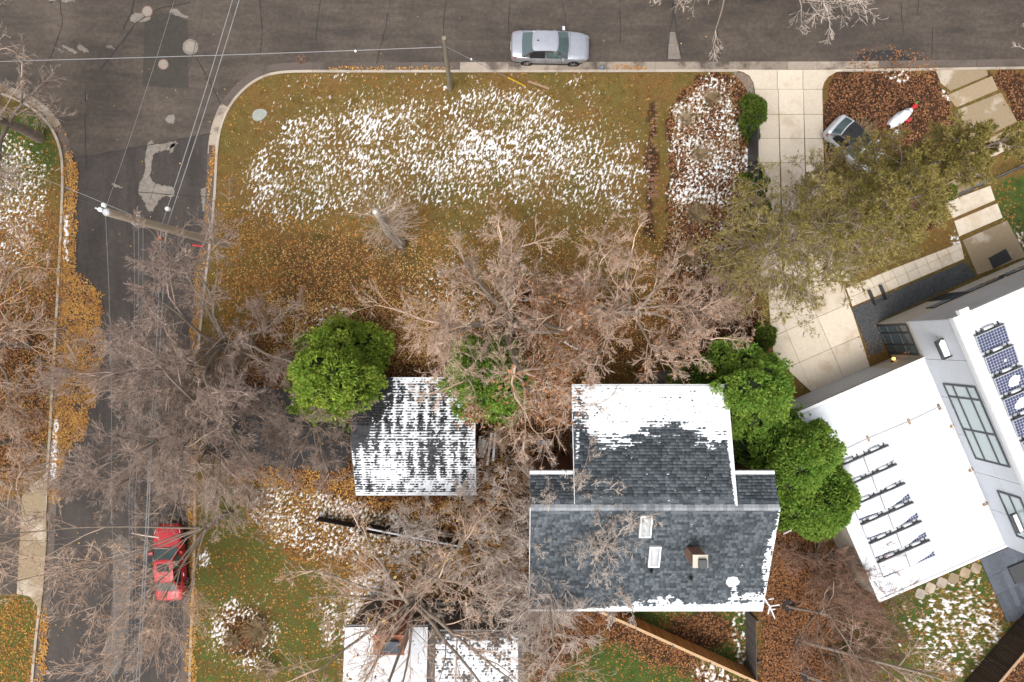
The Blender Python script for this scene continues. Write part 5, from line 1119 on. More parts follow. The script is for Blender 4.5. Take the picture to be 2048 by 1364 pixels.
# ------------------------------------------------------------------ cars
def smooth_interp(x, xs, ys):
    x = np.asarray(x); xs = np.array(xs); ys = np.array(ys); i = np.clip(np.searchsorted(xs, x)-1, 0, len(xs)-2); t = np.clip((x-xs[i])/(xs[i+1]-xs[i]), 0, 1)
    m = np.gradient(ys, xs); h = xs[i+1]-xs[i]
    return (2*t**3-3*t**2+1)*ys[i]+(t**3-2*t**2+t)*h*m[i]+(-2*t**3+3*t**2)*ys[i+1]+(t**3-t**2)*h*m[i+1]
def car(loc_, rot, paintm, label, L=4.75, W=1.84, H=1.46, sunroof=False, roofmat=None, hatch=False):
    c = thing('parked_car', loc_, rot, label, 'car'); h = L/2
    xs = np.array([-h, -h+.06, -h+.25, -h+.7, -1.0, 0, .9, h-1.0, h-.45, h-.14, h]); hw = np.array([.62, .74, .83, .90, .92, .92, .92, .90, .85, .72, .58])*W/1.84
    tz = np.array([.80, .93, .98, 1.0, .98, .95, .95, .90, .80, .70, .58]) if not hatch else np.array([.85, .98, 1.02, 1.02, .98, .95, .95, .90, .80, .70, .58])
    st = np.concatenate([np.linspace(-h, -h+.3, 5), np.linspace(-h+.45, h-.5, 24), np.linspace(h-.35, h, 6)])
    Wd = smooth_interp(st, xs, hw); Tz = smooth_interp(st, xs, tz)
    mb = MB(); prof = [(.90, .20), (.97, .34), (1.0, .52), (.985, .68)]; K = 17
    for i, x in enumerate(st):
        w_, z_ = Wd[i], Tz[i]; zb = .18+.10*max(0, (abs(x)-h+.4)/.4); half = [(w_*a, max(zb, b)) for a, b in prof]+[(w_*.95, z_-.06), (w_*.88, z_-.01), (w_*.62, z_+.02), (w_*.3, z_+.035)]
        for y, z in half+[(0, z_+.04)]+[(-y, z) for y, z in half[::-1]]: mb.v.append((x, y, z))
    n = len(st)
    for i in range(n-1):
        for j in range(K-1): mb.f.append((i*K+j, (i+1)*K+j, (i+1)*K+j+1, i*K+j+1))
    mb.f.append(tuple(range(K))); mb.f.append(tuple((n-1)*K+j for j in range(K-1, -1, -1)))
    obj('body', mb, paintm, c, True, True); obj('underbody', MB().box(-h+.3, h-.4, -W*.44, W*.44, .15, .3), m_under, c, True)
    # greenhouse
    fb, ft, rt, rb = h-1.32, h-2.02, -h+1.38, -h+.62
    if hatch: rt, rb = -h+.75, -h+.25
    bw_, tw = W*.46, W*.335; zb, zt = .93, H
    def gh(u, v, off=0.0):          # u -1..1 across, v along: 0 front base,1 front top,2 rear top,3 rear base
        if v <= 1: x = fb+(ft-fb)*v; z = zb+(zt-.03-zb)*v; w_ = bw_+(tw-bw_)*v
        elif v <= 2: t = v-1; x = ft+(rt-ft)*t; z = zt-.03+.04*math.sin(math.pi*t); w_ = tw
        else: t = v-2; x = rt+(rb-rt)*t; z = zt-.03+(zb+.04-zt+.03)*t; w_ = tw+(bw_*.94-tw)*t
        bow = .05*(1-u*u); x2 = x+(bow*1.8 if v < 1 else (-bow*1.2 if v > 2 else bow*1.8*(1.5-v) if v < 1.5 else -bow*1.2*(v-1.5)*2)); return (x2, u*w_, z+bow*.6+off)
    vs = [0, .25, .5, .75, 1, 1.25, 1.5, 1.75, 2, 2.25, 2.5, 2.75, 3]; us = [-1, -.75, -.5, -.25, 0, .25, .5, .75, 1]
    def grid(u_, v_, off): 
        m = MB(); m.v = [gh(u, v, off) for v in v_ for u in u_]; k = len(u_); m.f = [(i*k+j, i*k+j+1, (i+1)*k+j+1, (i+1)*k+j) for i in range(len(v_)-1) for j in range(k-1)]; return m
    shell = grid(us, vs, 0); k = len(us)
    for e in (0, k-1):                                             # side walls down to the belt line
        b0 = len(shell.v)
        for i, v in enumerate(vs): q = shell.v[i*k+e]; shell.v.append((q[0], (bw_+.01)*(1 if e else -1), .9))
        for i in range(len(vs)-1): f = (i*k+e, (i+1)*k+e, b0+i+1, b0+i); shell.f.append(f if e else f[::-1])
    obj('cabin', shell, paintm, c, True, True)
    lin = lambda a, b, n: [a+(b-a)*i/(n-1) for i in range(n)]
    obj('windshield', grid(lin(-.9, .9, 9), lin(.06, .94, 6), .012), m_cargl, c, True, True); obj('rear_window', grid(lin(-.86, .86, 9), lin(2.07, 2.86, 6), .012), m_cargl, c, True, True)
    rf = obj('roof', grid(lin(-.97, .97, 9), lin(1.02, 1.98, 8), .010), roofmat or paintm, c, True, True)
    if sunroof: obj('sunroof', grid(lin(-.62, .62, 5), lin(1.12, 1.5, 4), .018), m_blk, rf, True, True)
    obj('antenna_fin', MB().box(rt+.18, rt+.3, -.025, .025, zt+.02, zt+.09), m_blk, rf, True)
    for sd in (-1, 1):
        for (va, vb_, nm) in ((.55, 1.42, 'front'), (1.5, 2.3, 'rear')):
            m = MB(); vv = lin(va, vb_, 6)
            for v in vv:
                q = gh(sd*1.0, v); bx = q[0]
                for t in (.1, .5, .88): m.v.append((bx, sd*((bw_+.012)*(1-t)+abs(q[1])*t+.016), .93+(q[2]-.93)*t))
            m.f = [(i*3+j, i*3+j+1, (i+1)*3+j+1, (i+1)*3+j) for i in range(5) for j in range(2)]; obj('side_window', m, m_blk if nm == 'rear' else m_cargl, c, True, True)
        obj('wing_mirror', MB().hexa([(fb-.35, sd*W*.46, .93), (fb-.2, sd*W*.46, .93), (fb-.22, sd*W*.575, .95), (fb-.36, sd*W*.575, .95), (fb-.35, sd*W*.46, 1.04), (fb-.2, sd*W*.46, 1.04), (fb-.22, sd*W*.575, 1.09), (fb-.36, sd*W*.575, 1.09)]), paintm, c, True)
        for xx in (.25, -.75): obj('door_handle', MB().box(xx-.1, xx+.1, sd*W*.497, sd*W*.512, .78, .81), m_rim, c, True)
        obj('headlight', MB().hexa([(h-.52, sd*.62, .70), (h-.22, sd*.48, .64), (h-.20, sd*.72, .62), (h-.5, sd*.80, .68), (h-.52, sd*.62, .80), (h-.22, sd*.48, .735), (h-.24, sd*.71, .715), (h-.5, sd*.805, .775)]), m_lampw, c, True)
        obj('taillight', MB().hexa([(-h+.02, sd*.5, .74), (-h+.2, sd*.80, .74), (-h+.32, sd*.84, .76), (-h+.06, sd*.66, .76), (-h+.04, sd*.5, .93), (-h+.2, sd*.80, .935), (-h+.32, sd*.80, .95), (-h+.06, sd*.66, .945)]), m_lampr, c, True)
        for xx in (h-.93, -h+.98):
            wh = thing('wheel', (xx, sd*(W*.5-.11), .33)); wh.parent = c
            obj('tyre', MB().lathe((0, -.1, 0), [(.2, -.005), (.30, 0), (.33, .04), (.33, .17), (.30, .215), (.2, .22)], 22, 'y'), m_tyre, wh, True); ri = MB().lathe((0, -.112, 0), [(.02, .0), (.05, .01), (.05, .23), (.02, .234)], 12, 'y')
            for q in range(5): an_ = q*2*math.pi/5; d = Vector((math.cos(an_), 0, math.sin(an_))); e = Vector((-math.sin(an_), 0, math.cos(an_))); ri.obox(Vector((0, -.108, 0))-e*.035, d*.21, e*.07, Vector((0, .226, 0)))
            obj('rim', ri, m_rim, wh, True)
            obj('wheel_arch', MB().lathe((xx, sd*(W*.5-.02)-.004 if sd > 0 else -W*.5+.008, .33), [(.37, 0), (.38, .006), (.37, .012)], 22, 'y'), m_under, c, True)
    for sd in (-1, 1):
        for xx in (.72, -.28, -1.12): obj('door_seam', MB().box(xx-.008, xx+.008, sd*W*.4885, sd*W*.5015, .36, .9), m_under, c, True)
        obj('sill_trim', MB().box(-h+1.35, h-1.32, sd*W*.45, sd*W*.492, .19, .30), m_blk, c, True)
    obj('bonnet_seam', MB().box(h-1.2, h-1.185, -W*.40, W*.40, .93, .965), m_under, c, True)
    obj('grille', MB().box(h-.02, h+.012, -.45, .45, .34, .5), m_blk, c, True); obj('number_plate', MB().box(-h-.015, -h+.02, -.26, .26, .62, .74), m_white, c, True)
    return c
car((*P(1099, 103), .02), math.radians(-1), m_silver, 'silver sedan parked at the north kerb facing right')
car((*P(350, 1117), .01), math.radians(93), m_redcar, 'bright red sedan with black sunroof parked under bare branches', L=4.55, W=1.76, H=1.42, sunroof=True)
car((*P(1703, 303), .12), math.radians(-43+0), M('pale_silver', (.55, .57, .6), (.5, .52, .55), 2, .3, .5, .4), 'pale silver hatchback with black roof half hidden under the pine', L=4.3, W=1.78, H=1.5, roofmat=m_blk, hatch=True)
# ------------------------------------------------------------------ trees and plants
def norm(v): return v/np.maximum(1e-9, np.linalg.norm(v, axis=-1, keepdims=True))
def walk(r_, start, d, length, K, wander, trop, outward=None):
    """grow N branches of K points; returns (N,K,3)"""
    N = len(start); P_ = np.empty((N, K, 3)); P_[:, 0] = start; d = norm(d); st = (length/(K-1))[:, None]
    for k in range(1, K):
        P_[:, k] = P_[:, k-1]+d*st; d = norm(d+r_.normal(0, wander, (N, 3))+np.array([0, 0, trop]))
    return P_
def tubes(P_, r0, r1, sides):
    """P_ (N,K,3), r0,r1 (N,) -> verts, quads"""
    N, K, _ = P_.shape; T = np.empty_like(P_); T[:, 1:-1] = P_[:, 2:]-P_[:, :-2] if K > 2 else T[:, 1:-1]; T[:, 0] = P_[:, 1]-P_[:, 0]; T[:, -1] = P_[:, -1]-P_[:, -2]; T = norm(T)
    a = np.where(np.abs(T[..., 2:3]) > .8, np.array([1., 0, 0]), np.array([0, 0, 1.])); a = np.broadcast_to(a[:, :1], T.shape); n1 = norm(np.cross(T, a)); n2 = np.cross(T, n1)
    rad = r0[:, None]+(r1-r0)[:, None]*np.linspace(0, 1, K)[None]; an = 2*np.pi*np.arange(sides)/sides
    V = P_[:, :, None]+rad[..., None, None]*(n1[:, :, None]*np.cos(an)[None, None, :, None]+n2[:, :, None]*np.sin(an)[None, None, :, None])
    b = (np.arange(N)*K*sides)[:, None, None]+(np.arange(K-1)*sides)[None, :, None]; j = np.arange(sides)[None, None]; j2 = (j+1) % sides
    F = np.stack([b+j, b+j2, b+sides+j2, b+sides+j], -1).reshape(-1, 4); return V.reshape(-1, 3), F
def spikes(B, r):
    """tapering twigs, each a three-sided spike"""
    a, b = B[:, 0], B[:, -1]; T = norm(b-a); q = np.where(np.abs(T[:, 2:3]) > .8, np.array([[1., 0, 0]]), np.array([[0, 0, 1.]])); n1 = norm(np.cross(T, q)); n2 = np.cross(T, n1); n = len(a)
    V = np.stack([a+(n1*math.cos(k*2.0944)+n2*math.sin(k*2.0944))*r[:, None] for k in range(3)]+[b], 1).reshape(-1, 3)
    F = (np.array([(0, 1, 3), (1, 2, 3), (2, 0, 3)])[None]+(np.arange(n)*4)[:, None, None]).reshape(-1, 3); return V, F
def join(parts):
    VS, FS, n = [], [], 0
    for V, F in parts: VS.append(V); FS.append(F+n); n += len(V)
    return np.vstack(VS), np.vstack(FS)
def children(r_, P_, per, t0, t1, amin, amax, lfun, plen, up=.0):
    """spawn per children along each branch"""
    N, K, _ = P_.shape; t = np.sort(r_.uniform(t0, t1, (N, per)), 1)*(K-1); i = np.clip(t.astype(int), 0, K-2); f = (t-i)[..., None]; I = np.arange(N)[:, None]
    S = P_[I, i]*(1-f)+P_[I, i+1]*f; T = norm(P_[I, i+1]-P_[I, i]); rd = r_.normal(0, 1, T.shape); side = norm(rd-(rd*T).sum(-1, keepdims=True)*T); a = r_.uniform(amin, amax, (N, per))[..., None]
    D = norm(T*np.cos(a)+side*np.sin(a)+np.array([0, 0, up])); L = plen[:, None]*lfun(t/(K-1))*r_.uniform(.7, 1.25, (N, per)); return S.reshape(-1, 3), D.reshape(-1, 3), L.ravel(), np.repeat(np.arange(N), per)
def bare_tree(name, base, height, spread, label, tw='grey', bark=None, seed=0, trunk_r=.2, fork=.38, limbs=7, lean=(0, 0), per=(6, 6, 6, 5), elev=(25, 65), az=None, twig=.0082, wander=.16, droop=.02, leafm=None, nleaf=0, z0=.1, cat='tree', llen=None, leaf_sel=None, stems=1, group=None, l1r=.45, tlow=.72):
    r_ = np.random.default_rng(seed); b = np.array([*P(*base), z0]); t = thing(name, tuple(b), 0, label, cat, group)
    bark = bark or m_bark; top = b+np.array([lean[0], lean[1], height*fork])
    tp = np.stack([b, b*.5+top*.5+r_.normal(0, .08, 3), top])[None]; V, F = tubes(tp, np.array([trunk_r*1.15]), np.array([trunk_r*.7]), 9); npmesh('trunk', V, F, bark, t, True)
    azs = (np.arange(limbs)/limbs*2*np.pi+r_.uniform(0, 6.28)+r_.normal(0, .22, limbs)) if az is None else np.radians(r_.uniform(az[0], az[1], limbs)); els = np.radians(r_.uniform(elev[0], elev[1], limbs)); els[0] = max(els[0], np.radians(72)) if az is None else els[0]
    D = np.stack([np.cos(azs)*np.cos(els), np.sin(azs)*np.cos(els), np.sin(els)], 1); tt = r_.uniform(tlow, 1., limbs); S = b+(top-b)*tt[:, None]
    L1 = (spread/np.maximum(.45, np.cos(els))*r_.uniform(.75, 1.05, limbs)); L1 = np.minimum(L1, (height*(1-fork*tt))/np.maximum(.15, np.sin(els))*1.1)
    if llen: L1 = L1*llen
    B1 = walk(r_, S, D, L1, 9, wander*.8, .015); rr = trunk_r*l1r*r_.uniform(.7, 1.1, limbs)
    for q in range(limbs): V, F = tubes(B1[q:q+1], rr[q:q+1], np.array([.022]), 7); npmesh('limb', V, F, bark, t, True)
    parts = []; prev, plen, pr = B1, L1, rr; specs = [(.22, 1., .45, 1.0, .50, 6, 5), (.15, 1., .45, 1.05, .48, 5, 4), (.1, 1., .4, 1.1, .5, 3, 3), (.1, 1., .25, .85, .62, 3, 3)]
    for lv, n in enumerate(per):
        t0, t1, a0, a1, lf, K, sd = specs[min(lv, 3)]; S, D, L, I = children(r_, prev, n, t0, t1, a0, a1, lambda q: lf*(1.15-.55*q), plen, .10-droop*2*lv)
        r0 = np.maximum(twig, (pr[I]*.36)); Bc = walk(r_, S, D, L, K, wander*(1+.12*lv), .03-droop*lv); last = lv == len(per)-1
        if last: spk = (Bc, np.maximum(r0*.8, twig)); prev = Bc; break
        parts.append(tubes(Bc, np.maximum(r0*(.9 if not last else .8), twig), np.full(len(L), twig*.75), sd)); prev, plen, pr = Bc, L, np.maximum(r0*.6, twig)
    V, F = join(parts); F = np.vstack([F[:, [0, 1, 2]], F[:, [0, 2, 3]]]); V2, F2 = spikes(*spk); cr = npmesh('crown', np.vstack([V, V2]), np.vstack([F, F2+len(V)]), m_twig[tw], t)
    if leafm is not None:
        pts = prev[:, -1]
        if leaf_sel: pts = pts[leaf_sel(pts)]
        q = pts[r_.integers(0, len(pts), nleaf)]+r_.normal(0, .12, (nleaf, 3)); s = r_.uniform(.06, .11, (nleaf, 1)); e1 = norm(r_.normal(0, 1, (nleaf, 3)))*s; e2 = norm(np.cross(e1, r_.normal(0, 1, (nleaf, 3))))*s*.6
        npmesh('leaves', np.stack([q-e1, q+e2, q+e1, q-e2], 1).reshape(-1, 3), np.arange(nleaf*4).reshape(-1, 4), leafm, t)
    return t
def sel_px(poly): return lambda p: sdf(1024+p[:, 0]*FPX/(HC-p[:, 2]), 682-p[:, 1]*FPX/(HC-p[:, 2]), poly) < 0
def clone(src, base, rot, scl, label, tw=None, name=None, lean=(0, 0)):
    c = copy_tree(src); x, y = P(*base); c.location = (x, y, .1); c.rotation_euler = (math.radians(lean[0]), math.radians(lean[1]), math.radians(rot)); c.scale = (scl, scl, scl); c['label'] = label
    if tw:
        for ch in c.children:
            if ch.name.startswith('crown'): ch.material_slots[0].link = 'OBJECT'; ch.material_slots[0].material = m_twig[tw]
    return c
bare_tree('oak_tree', (1022,646), 13.5, 5.0, 'big gnarled bare oak spreading over the middle of the front garden', 'tan', seed=3, trunk_r=.42, fork=.32, limbs=9, per=(7, 7, 7, 11), elev=(20, 62), wander=.16, twig=.0078, leafm=lf_brown, nleaf=3400, leaf_sel=sel_px([(1040,560),(1200,560),(1210,690),(1160,860),(900,850),(1040,700)]), l1r=.5)
bare_tree('bare_tree', (1185,626), 10.5, 4.3, 'bare grey tree leaning right beside the big oak', 'tan', seed=5, trunk_r=.28, fork=.42, limbs=8, lean=(1.9, -.1), per=(7, 7, 7, 9), elev=(20, 62), wander=.14, twig=.0078, leafm=lf_brown, nleaf=700)
st1 = bare_tree('bare_tree', (505,688), 11, 4.9, 'dense purple grey bare tree over the side street, upper of the row', 'purple', seed=7, trunk_r=.24, limbs=10, per=(7, 7, 7, 9), elev=(15, 70), twig=.0085, wander=.15)
clone(st1, (470,815), 130, .98, 'dense bare street tree left of the garage, second from the top of the row')
clone(st1, (458,888), 250, .74, 'pale twiggy bare tree above the red car', 'grey')
clone(st1, (415,790), 60, .6, 'smaller bare tree between the two dense street trees', 'grey')
clone(st1, (645,842), 310, .58, 'small dark bare tree between the cedar and the side street')
mossy = bare_tree('bare_tree', (468,800), 9, 4.4, 'sparse tree with yellow green mossy limbs beside the side street', 'grey', m_mossbark, seed=9, trunk_r=.28, limbs=6, per=(6, 5, 4, 4), elev=(15, 45), twig=.009, l1r=.5)
bare_tree('bare_tree', (463,1022), 10, 8.2, 'bare tree with long limbs reaching left over the red car', 'tan', seed=15, tlow=.45, trunk_r=.15, limbs=8, per=(7, 6, 5, 5), elev=(12, 45), az=(150, 262), wander=.09, twig=.009)
bare_tree('bare_tree', (850,1135), 12, 6.6, 'large bare tree rising beside the orange brick chimney', 'tan', seed=17, trunk_r=.25, fork=.5, limbs=13, per=(7, 6, 4, 5), elev=(8, 58), wander=.09, twig=.009, leafm=lf_mix, nleaf=500)
fr1 = bare_tree('bare_tree', (1045,1035), 9, 4.6, 'frosty pale bare tree over the left end of the grey house roof', 'pale', seed=19, trunk_r=.18, limbs=9, lean=(2.0, -.1), per=(7, 7, 6, 8), elev=(15, 65), wander=.18, twig=.0085)
clone(fr1, (950,1085), 120, .78, 'pale bare tree behind the bottom edge house')
clone(fr1, (1040,1078), 15, .9, 'second frosty pale bare tree at the lower left corner of the grey house roof')
clone(fr1, (1010,930), 80, .42, 'thin bare tree in the gap between garage and grey house', 'tan')
wl1 = bare_tree('bare_tree', (60,690), 10, 6.6, 'bare tree on the west lawn, upper of two', 'tan', seed=23, trunk_r=.17, limbs=9, per=(7, 6, 6, 8), elev=(10, 55), wander=.11, twig=.0088)
clone(wl1, (30,880), 150, .95, 'bare tree on the west lawn nearer the short driveway')
bare_tree('bare_tree', (82,277), 9.5, 5.0, 'grey bare tree with thick trunk at the west street corner', 'grey', seed=27, trunk_r=.3, limbs=9, per=(7, 6, 5, 9), elev=(10, 60), twig=.009)
bare_tree('bare_tree', (1606,1282), 7, 3.4, 'slender leaning bare tree in the middle mulch ring', 'tan', seed=29, tlow=.25, trunk_r=.1, fork=.8, limbs=14, lean=(4.6, .6), per=(6, 5, 6), elev=(5, 40), az=(-80, 90), llen=.6, wander=.09, twig=.0095)
bare_tree('bare_tree', (1578,1212), 6.5, 3.6, 'slender reddish bare tree in the uppermost mulch ring', 'red', seed=31, tlow=.25, trunk_r=.09, fork=.35, limbs=9, lean=(1.4, .4), per=(7, 6, 8), elev=(15, 60), wander=.13, twig=.009)
bare_tree('bare_tree', (1614,1352), 6, 2.8, 'slender reddish bare tree in the lowest mulch ring', 'red', seed=33, tlow=.25, trunk_r=.08, fork=.45, limbs=8, lean=(1.8, .4), per=(6, 6, 7), elev=(10, 50), wander=.11, twig=.009)
sr = bare_tree('bare_shrub', (1625,1105), 3.6, 2.7, 'tangled red brown bare shrub below the cedars', 'red', seed=35, trunk_r=.06, fork=.08, limbs=18, per=(7, 7, 9), elev=(8, 70), wander=.17, twig=.009, cat='shrub')
clone(sr, (1690,1165), 140, .95, 'tangled bare shrub against the lower roof of the white house')
clone(sr, (1700,1290), 40, .9, 'low spread of bare twigs on the east lawn right of the mulch rings')
clone(sr, (1420,600), 220, .95, 'dense bare shrub in the leafy bed beside the hedge', 'tan')
bare_tree('bare_tree', (1455,-170), 9, 7.0, 'bare tree beyond the top edge dangling twigs over the street', 'pale', seed=37, trunk_r=.22, limbs=9, lean=(.6, -3.2), per=(6, 6, 5, 6), elev=(5, 50), az=(190, 350), twig=.0085)
bare_tree('bare_tree', (2075,118), 6, 2.8, 'small bare tree at the right edge beside the street', 'pale', seed=39, trunk_r=.09, limbs=8, per=(6, 6, 8), elev=(10, 60), twig=.009)
bare_tree('bare_tree', (1098,1318), 5.5, 2.9, 'sparse young bare tree on the lawn behind the grey house', 'tan', seed=41, trunk_r=.06, fork=.3, limbs=8, per=(6, 5, 6), elev=(10, 60), wander=.11, twig=.009)
# broken trunk in the lawn
sb_, stp = P3(802, 492, .1), P3(750, 424, 8.4); sn = thing('tree_snag', sb_, 0, 'broken tree trunk with snowy top standing in the front lawn', 'tree')
obj('trunk', MB().tube([sb_+(stp-sb_)*t+Vector((.06*math.sin(t*9), .06*math.cos(t*7), 0)) for t in (0, .12, .3, .5, .7, .85, 1)], [.34, .25, .22, .23, .2, .22, .19], 10), M('pale_bark', (.36, .31, .26), (.2, .17, .14), 4, .95, bump=.8, bscale=12), sn, smooth=True); obj('snow_cap', MB().lathe(stp, [(.11, -.02), (.08, .03), (.03, .05)], 6), m_snow, sn)
r_ = np.random.default_rng(50); S = np.array(sb_)+(np.array(stp)-np.array(sb_))*r_.uniform(.15, 1, (70, 1)); a = r_.uniform(0, 6.28, 70); D = np.stack([np.cos(a), np.sin(a), r_.uniform(-.2, .5, 70)], 1); L = r_.uniform(.8, 2.1, 70); B0 = walk(r_, S, D, L, 5, .12, -.02); S, D, L2_, I = children(r_, B0, 7, .2, 1, .4, 1., lambda q: .5*(1.1-.5*q), L)
B1 = walk(r_, S, D, L2_, 4, .15, -.02); V, F = join([tubes(B0, np.full(70, .016), np.full(70, .009), 3), tubes(B1, np.full(len(L2_), .009), np.full(len(L2_), .007), 3)]); npmesh('crown', V, F, m_twig['grey'], sn)

# --- leafy evergreens
def sprays(r_, C_, N_, n, ln, wd, per=4, spread=.6):
    """per thin rhombs fanned round each outward normal"""
    C2 = np.repeat(C_, per, 0); D = norm(np.repeat(N_, per, 0)+r_.normal(0, spread, (len(C2), 3))); l = (r_.uniform(.6, 1.2, (len(C2), 1))*ln); w_ = norm(np.cross(D, r_.normal(0, 1, D.shape)))*wd*r_.uniform(.7, 1.3, (len(C2), 1))
    return np.stack([C2, C2+D*l*.55+w_, C2+D*l, C2+D*l*.55-w_], 1).reshape(-1, 3), np.arange(len(C2)*4).reshape(-1, 4)
def evergreen(name, base, h, rad, label, mat, seed, n=7000, lean=(0, 0), lobes=34, ln=.22, wd=.048, cat='tree', z0=.1, flat=1.0, ry=1.0, trunk=True, zlow=.12):
    r_ = np.random.default_rng(seed); b = np.array([*P(*base), z0]); t = thing(name, tuple(b), 0, label, cat)
    # upright lobes packed into an egg-shaped crown
    q = r_.uniform(0, 1, lobes)**.9; zz = h*(zlow+(.93-zlow)*q); prof = np.sin(np.clip((1-q)*1.25+.18, 0, np.pi/2))**.8; a = np.arange(lobes)*2.399+r_.uniform(0, .5, lobes); rr = rad*prof*.70*r_.uniform(.75, 1.1, lobes)
    cen = np.stack([np.cos(a)*rr+lean[0]*q, np.sin(a)*rr*ry+lean[1]*q, zz], 1); lr = rad*(.24+.20*prof)*r_.uniform(.8, 1.15, lobes); lz = lr*r_.uniform(1.2, 1.7, lobes)*flat
    cen = np.vstack([cen, [[lean[0]*.95, lean[1]*.95, h-lz.mean()*.9]]]); lr = np.append(lr, rad*.38); lz = np.append(lz, lz.mean())
    k = r_.integers(0, len(cen), n*3); dv = norm(r_.normal(0, 1, (n*3, 3))); dv[:, 2] = np.where(r_.uniform(0, 1, n*3) < .55, np.abs(dv[:, 2]), dv[:, 2]); bump_ = r_.uniform(.78, 1.10, (n*3, 1))
    sc_ = np.stack([lr[k], lr[k], lz[k]], 1); pt_ = cen[k]+dv*sc_*bump_; keep = np.ones(len(pt_), bool); wob = 1+.34*noise2(np.arctan2(pt_[:, 1], pt_[:, 0])*1.1+9, pt_[:, 2]*.6, seed)+.16*noise2(pt_[:, 0]*1.6+pt_[:, 2], pt_[:, 1]*1.6, seed+1); pt_[:, :2] *= wob[:, None]; keep &= noise2(pt_[:, 0]*2.2, pt_[:, 1]*2.2+pt_[:, 2]*1.3, seed+5) > -.26
    for j in range(len(cen)): keep &= ~(((((pt_-cen[j])/np.array([lr[j], lr[j], lz[j]]))**2).sum(1) < .62) & (k != j))
    keep &= pt_[:, 2] > .1; pt_ = pt_[keep][:n]; nn = norm(dv[keep][:n]/sc_[keep][:n]*lr.mean()+np.array([0, 0, .45])); V, F = sprays(r_, pt_, nn, n, ln, wd)
    npmesh('crown', V, F, mat, t, local=True)
    # solid core, inner shade put into its dark colour, so gaps read as depth
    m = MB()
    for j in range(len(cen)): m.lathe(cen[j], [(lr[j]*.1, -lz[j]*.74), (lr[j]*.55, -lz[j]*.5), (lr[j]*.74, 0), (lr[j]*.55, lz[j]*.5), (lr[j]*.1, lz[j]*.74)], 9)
    obj('shade_core', m, m_core, t, True, True)
    if trunk: obj('trunk', MB().tube([(0, 0, 0), (lean[0]*.4, lean[1]*.4, h*.45), (lean[0]*.8, lean[1]*.8, h*.85)], [.16, .11, .04], 8), m_bark, t, True)
    return t
m_core = M('inner_foliage', (.030, .045, .014), (.018, .028, .011), 6, .95)  # dark green stands for the shade deep inside the crowns
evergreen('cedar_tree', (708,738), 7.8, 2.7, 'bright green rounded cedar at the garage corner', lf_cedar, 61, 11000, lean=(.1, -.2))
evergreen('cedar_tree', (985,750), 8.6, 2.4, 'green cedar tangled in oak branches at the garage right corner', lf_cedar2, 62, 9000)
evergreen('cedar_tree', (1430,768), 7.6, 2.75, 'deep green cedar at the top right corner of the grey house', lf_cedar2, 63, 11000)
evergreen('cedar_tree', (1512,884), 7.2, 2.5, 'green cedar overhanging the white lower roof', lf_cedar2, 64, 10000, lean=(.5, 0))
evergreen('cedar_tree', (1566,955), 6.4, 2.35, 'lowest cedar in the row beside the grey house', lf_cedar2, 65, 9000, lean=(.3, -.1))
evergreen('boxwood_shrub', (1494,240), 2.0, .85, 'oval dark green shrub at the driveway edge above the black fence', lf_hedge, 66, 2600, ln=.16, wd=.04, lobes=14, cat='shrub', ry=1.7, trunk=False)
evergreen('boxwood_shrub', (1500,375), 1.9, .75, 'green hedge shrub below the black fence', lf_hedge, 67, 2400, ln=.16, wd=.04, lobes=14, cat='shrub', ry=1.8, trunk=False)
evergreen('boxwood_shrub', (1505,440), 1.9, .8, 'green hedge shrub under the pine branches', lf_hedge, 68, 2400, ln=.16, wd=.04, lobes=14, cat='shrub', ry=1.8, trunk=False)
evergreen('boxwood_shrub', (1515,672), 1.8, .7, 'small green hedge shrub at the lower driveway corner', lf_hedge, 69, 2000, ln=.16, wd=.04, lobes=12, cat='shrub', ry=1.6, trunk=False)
evergreen('boxwood_shrub', (1868,392), 1.4, .7, 'low dark shrub beside the concrete pads', lf_hedge, 70, 1500, ln=.16, wd=.04, lobes=10, cat='shrub', trunk=False)
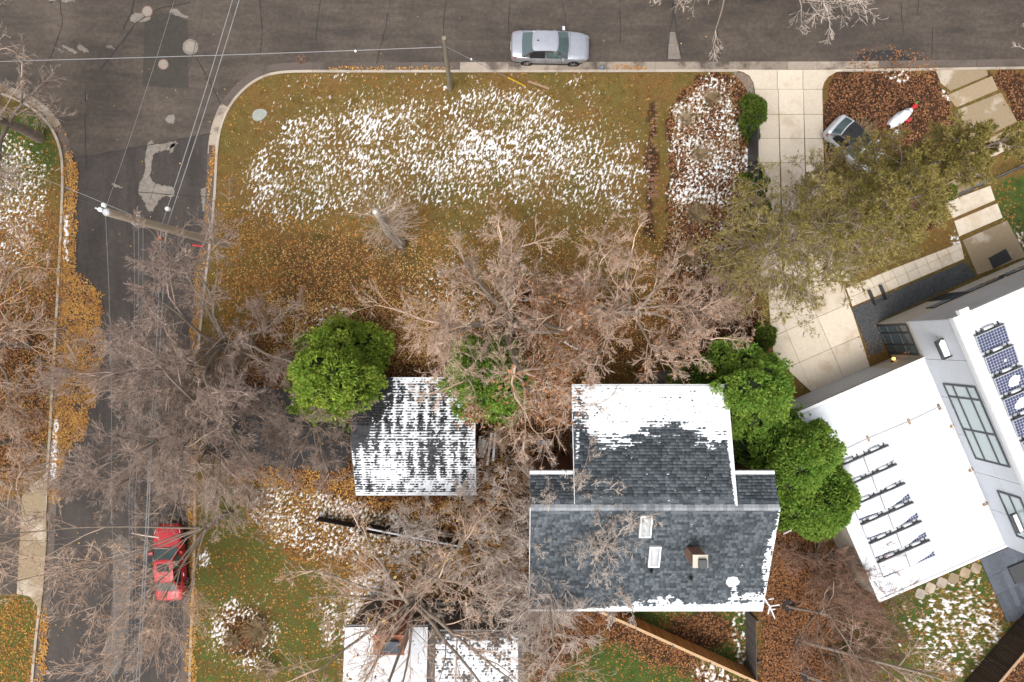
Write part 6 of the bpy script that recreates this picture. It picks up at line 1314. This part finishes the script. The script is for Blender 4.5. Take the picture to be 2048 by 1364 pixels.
# --- tall soft-needled conifers
def conifer(name, base, h, rad, label, seed, lean=(0, 0), n1=110, low=.2):
    r_ = np.random.default_rng(seed); b = np.array([*P(*base), .1]); t = thing(name, tuple(b), 0, label, 'tree'); top = b+np.array([lean[0], lean[1], h])
    tp = np.stack([b+(top-b)*q+np.array([.12*math.sin(q*9), .12*math.cos(q*8), 0]) for q in np.linspace(0, 1, 9)])[None]; V, F = tubes(tp, np.array([.26]), np.array([.03]), 9); npmesh('trunk', V, F, m_bark, t, True)
    q = np.sort(r_.uniform(low, .99, n1)); S = b+(top-b)*q[:, None]; a = np.arange(n1)*2.399+r_.normal(0, .3, n1); e = r_.uniform(-.05, .35, n1)+.5*(q-.5); D = np.stack([np.cos(a)*np.cos(e), np.sin(a)*np.cos(e), np.sin(e)], 1); L = rad*(1.12-q)**.65*r_.uniform(.55, 1.15, n1)*np.clip((q-low)/.1+.45, 0, 1)
    B0 = walk(r_, S, D, L, 7, .1, -.015); S2, D2, L2, I = children(r_, B0, 9, .25, 1, .5, 1.1, lambda x: .42*(1.15-.55*x), L, .05); B1 = walk(r_, S2, D2, L2, 4, .14, -.03); S3, D3, L3, I3 = children(r_, B1, 6, .2, 1., .4, 1.1, lambda x: .5+0*x, L2, .05); B2 = walk(r_, S3, D3, L3, 3, .15, -.04)
    V, F = join([tubes(B0, .038*(1.12-q), np.full(n1, .008), 5), tubes(B1, np.full(len(L2), .014), np.full(len(L2), .008), 3), tubes(B2, np.full(len(L3), .008), np.full(len(L3), .006), 3)]); npmesh('branches', V, F, m_twig['grey'], t)
    pt_ = np.concatenate([B2[:, 1], B2[:, 2], B1[:, 3], B2[:, 1]*.5+B2[:, 2]*.5]); dd = norm(np.concatenate([B2[:, 2]-B2[:, 1]]*2+[B1[:, 3]-B1[:, 2]]+[B2[:, 2]-B2[:, 1]])+np.array([0, 0, .25])); k = r_.uniform(0, 1, len(pt_)) < .74
    V, F = sprays(r_, pt_[k], dd[k], 0, .17, .019, 6, .8); npmesh('crown', V, F, lf_pine, t); return t
conifer('pine_tree', (1478,522), 18.5, 4.3, 'tall olive green pine leaning across the driveway towards the white house', 81, (0, .1), 100)
conifer('pine_tree', (1560,446), 17.8, 3.2, 'second olive pine reaching over the half hidden hatchback', 82, (1.0, -.1), 88, .35)
# --- dry grass clumps and small perennials
def clump(name, base, rad, h, label, seed, n=420, mat=lf_dry, grp=None):
    r_ = np.random.default_rng(seed); x, y = P(*base); t = thing(name, (x, y, .1), 0, label, 'grass clump'); a = r_.uniform(0, 6.28, n); S = np.stack([np.cos(a), np.sin(a), 0*a], 1)*r_.uniform(0, .15, (n, 1)); D = np.stack([np.cos(a)*.7, np.sin(a)*.7, r_.uniform(.6, 1.4, n)], 1); B_ = walk(r_, S, D, r_.uniform(.5, 1.1, n)*rad*1.5, 4, .1, -.22)
    V, F = tubes(B_, np.full(n, .012), np.full(n, .004), 3); npmesh('blades', V, F, mat, t, local=True)
for k, (q, r, lb) in enumerate((((522,1255), .9, 'tan grass clump inside the snowy ring bed'), ((470,1275), .6, 'smaller tan grass clump left in the ring bed'), ((1712,268), .8, 'pale dry hydrangea like clump beside the hatchback'), ((505,985), .7, 'dry clump in the snowy bed left of the garage path'), ((1370,240), .5, 'dry tuft near the snowy bed top'), ((1400,310), .6, 'dry tuft in the middle of the snowy bed'), ((1390,430), .7, 'dry tuft low in the snowy bed'), ((1420,200), .5, 'dry tuft by the pebble edging'), ((1375,510), .8, 'olive tuft at the lower end of the snowy bed'), ((790,1235), .5, 'dry tuft left of the brick chimney'), ((540,1330), .8, 'dry grass clump below the ring bed'))):
    clump('dry_grass_clump', q, r, 1, lb, 90+k, 240 if r > .6 else 160)
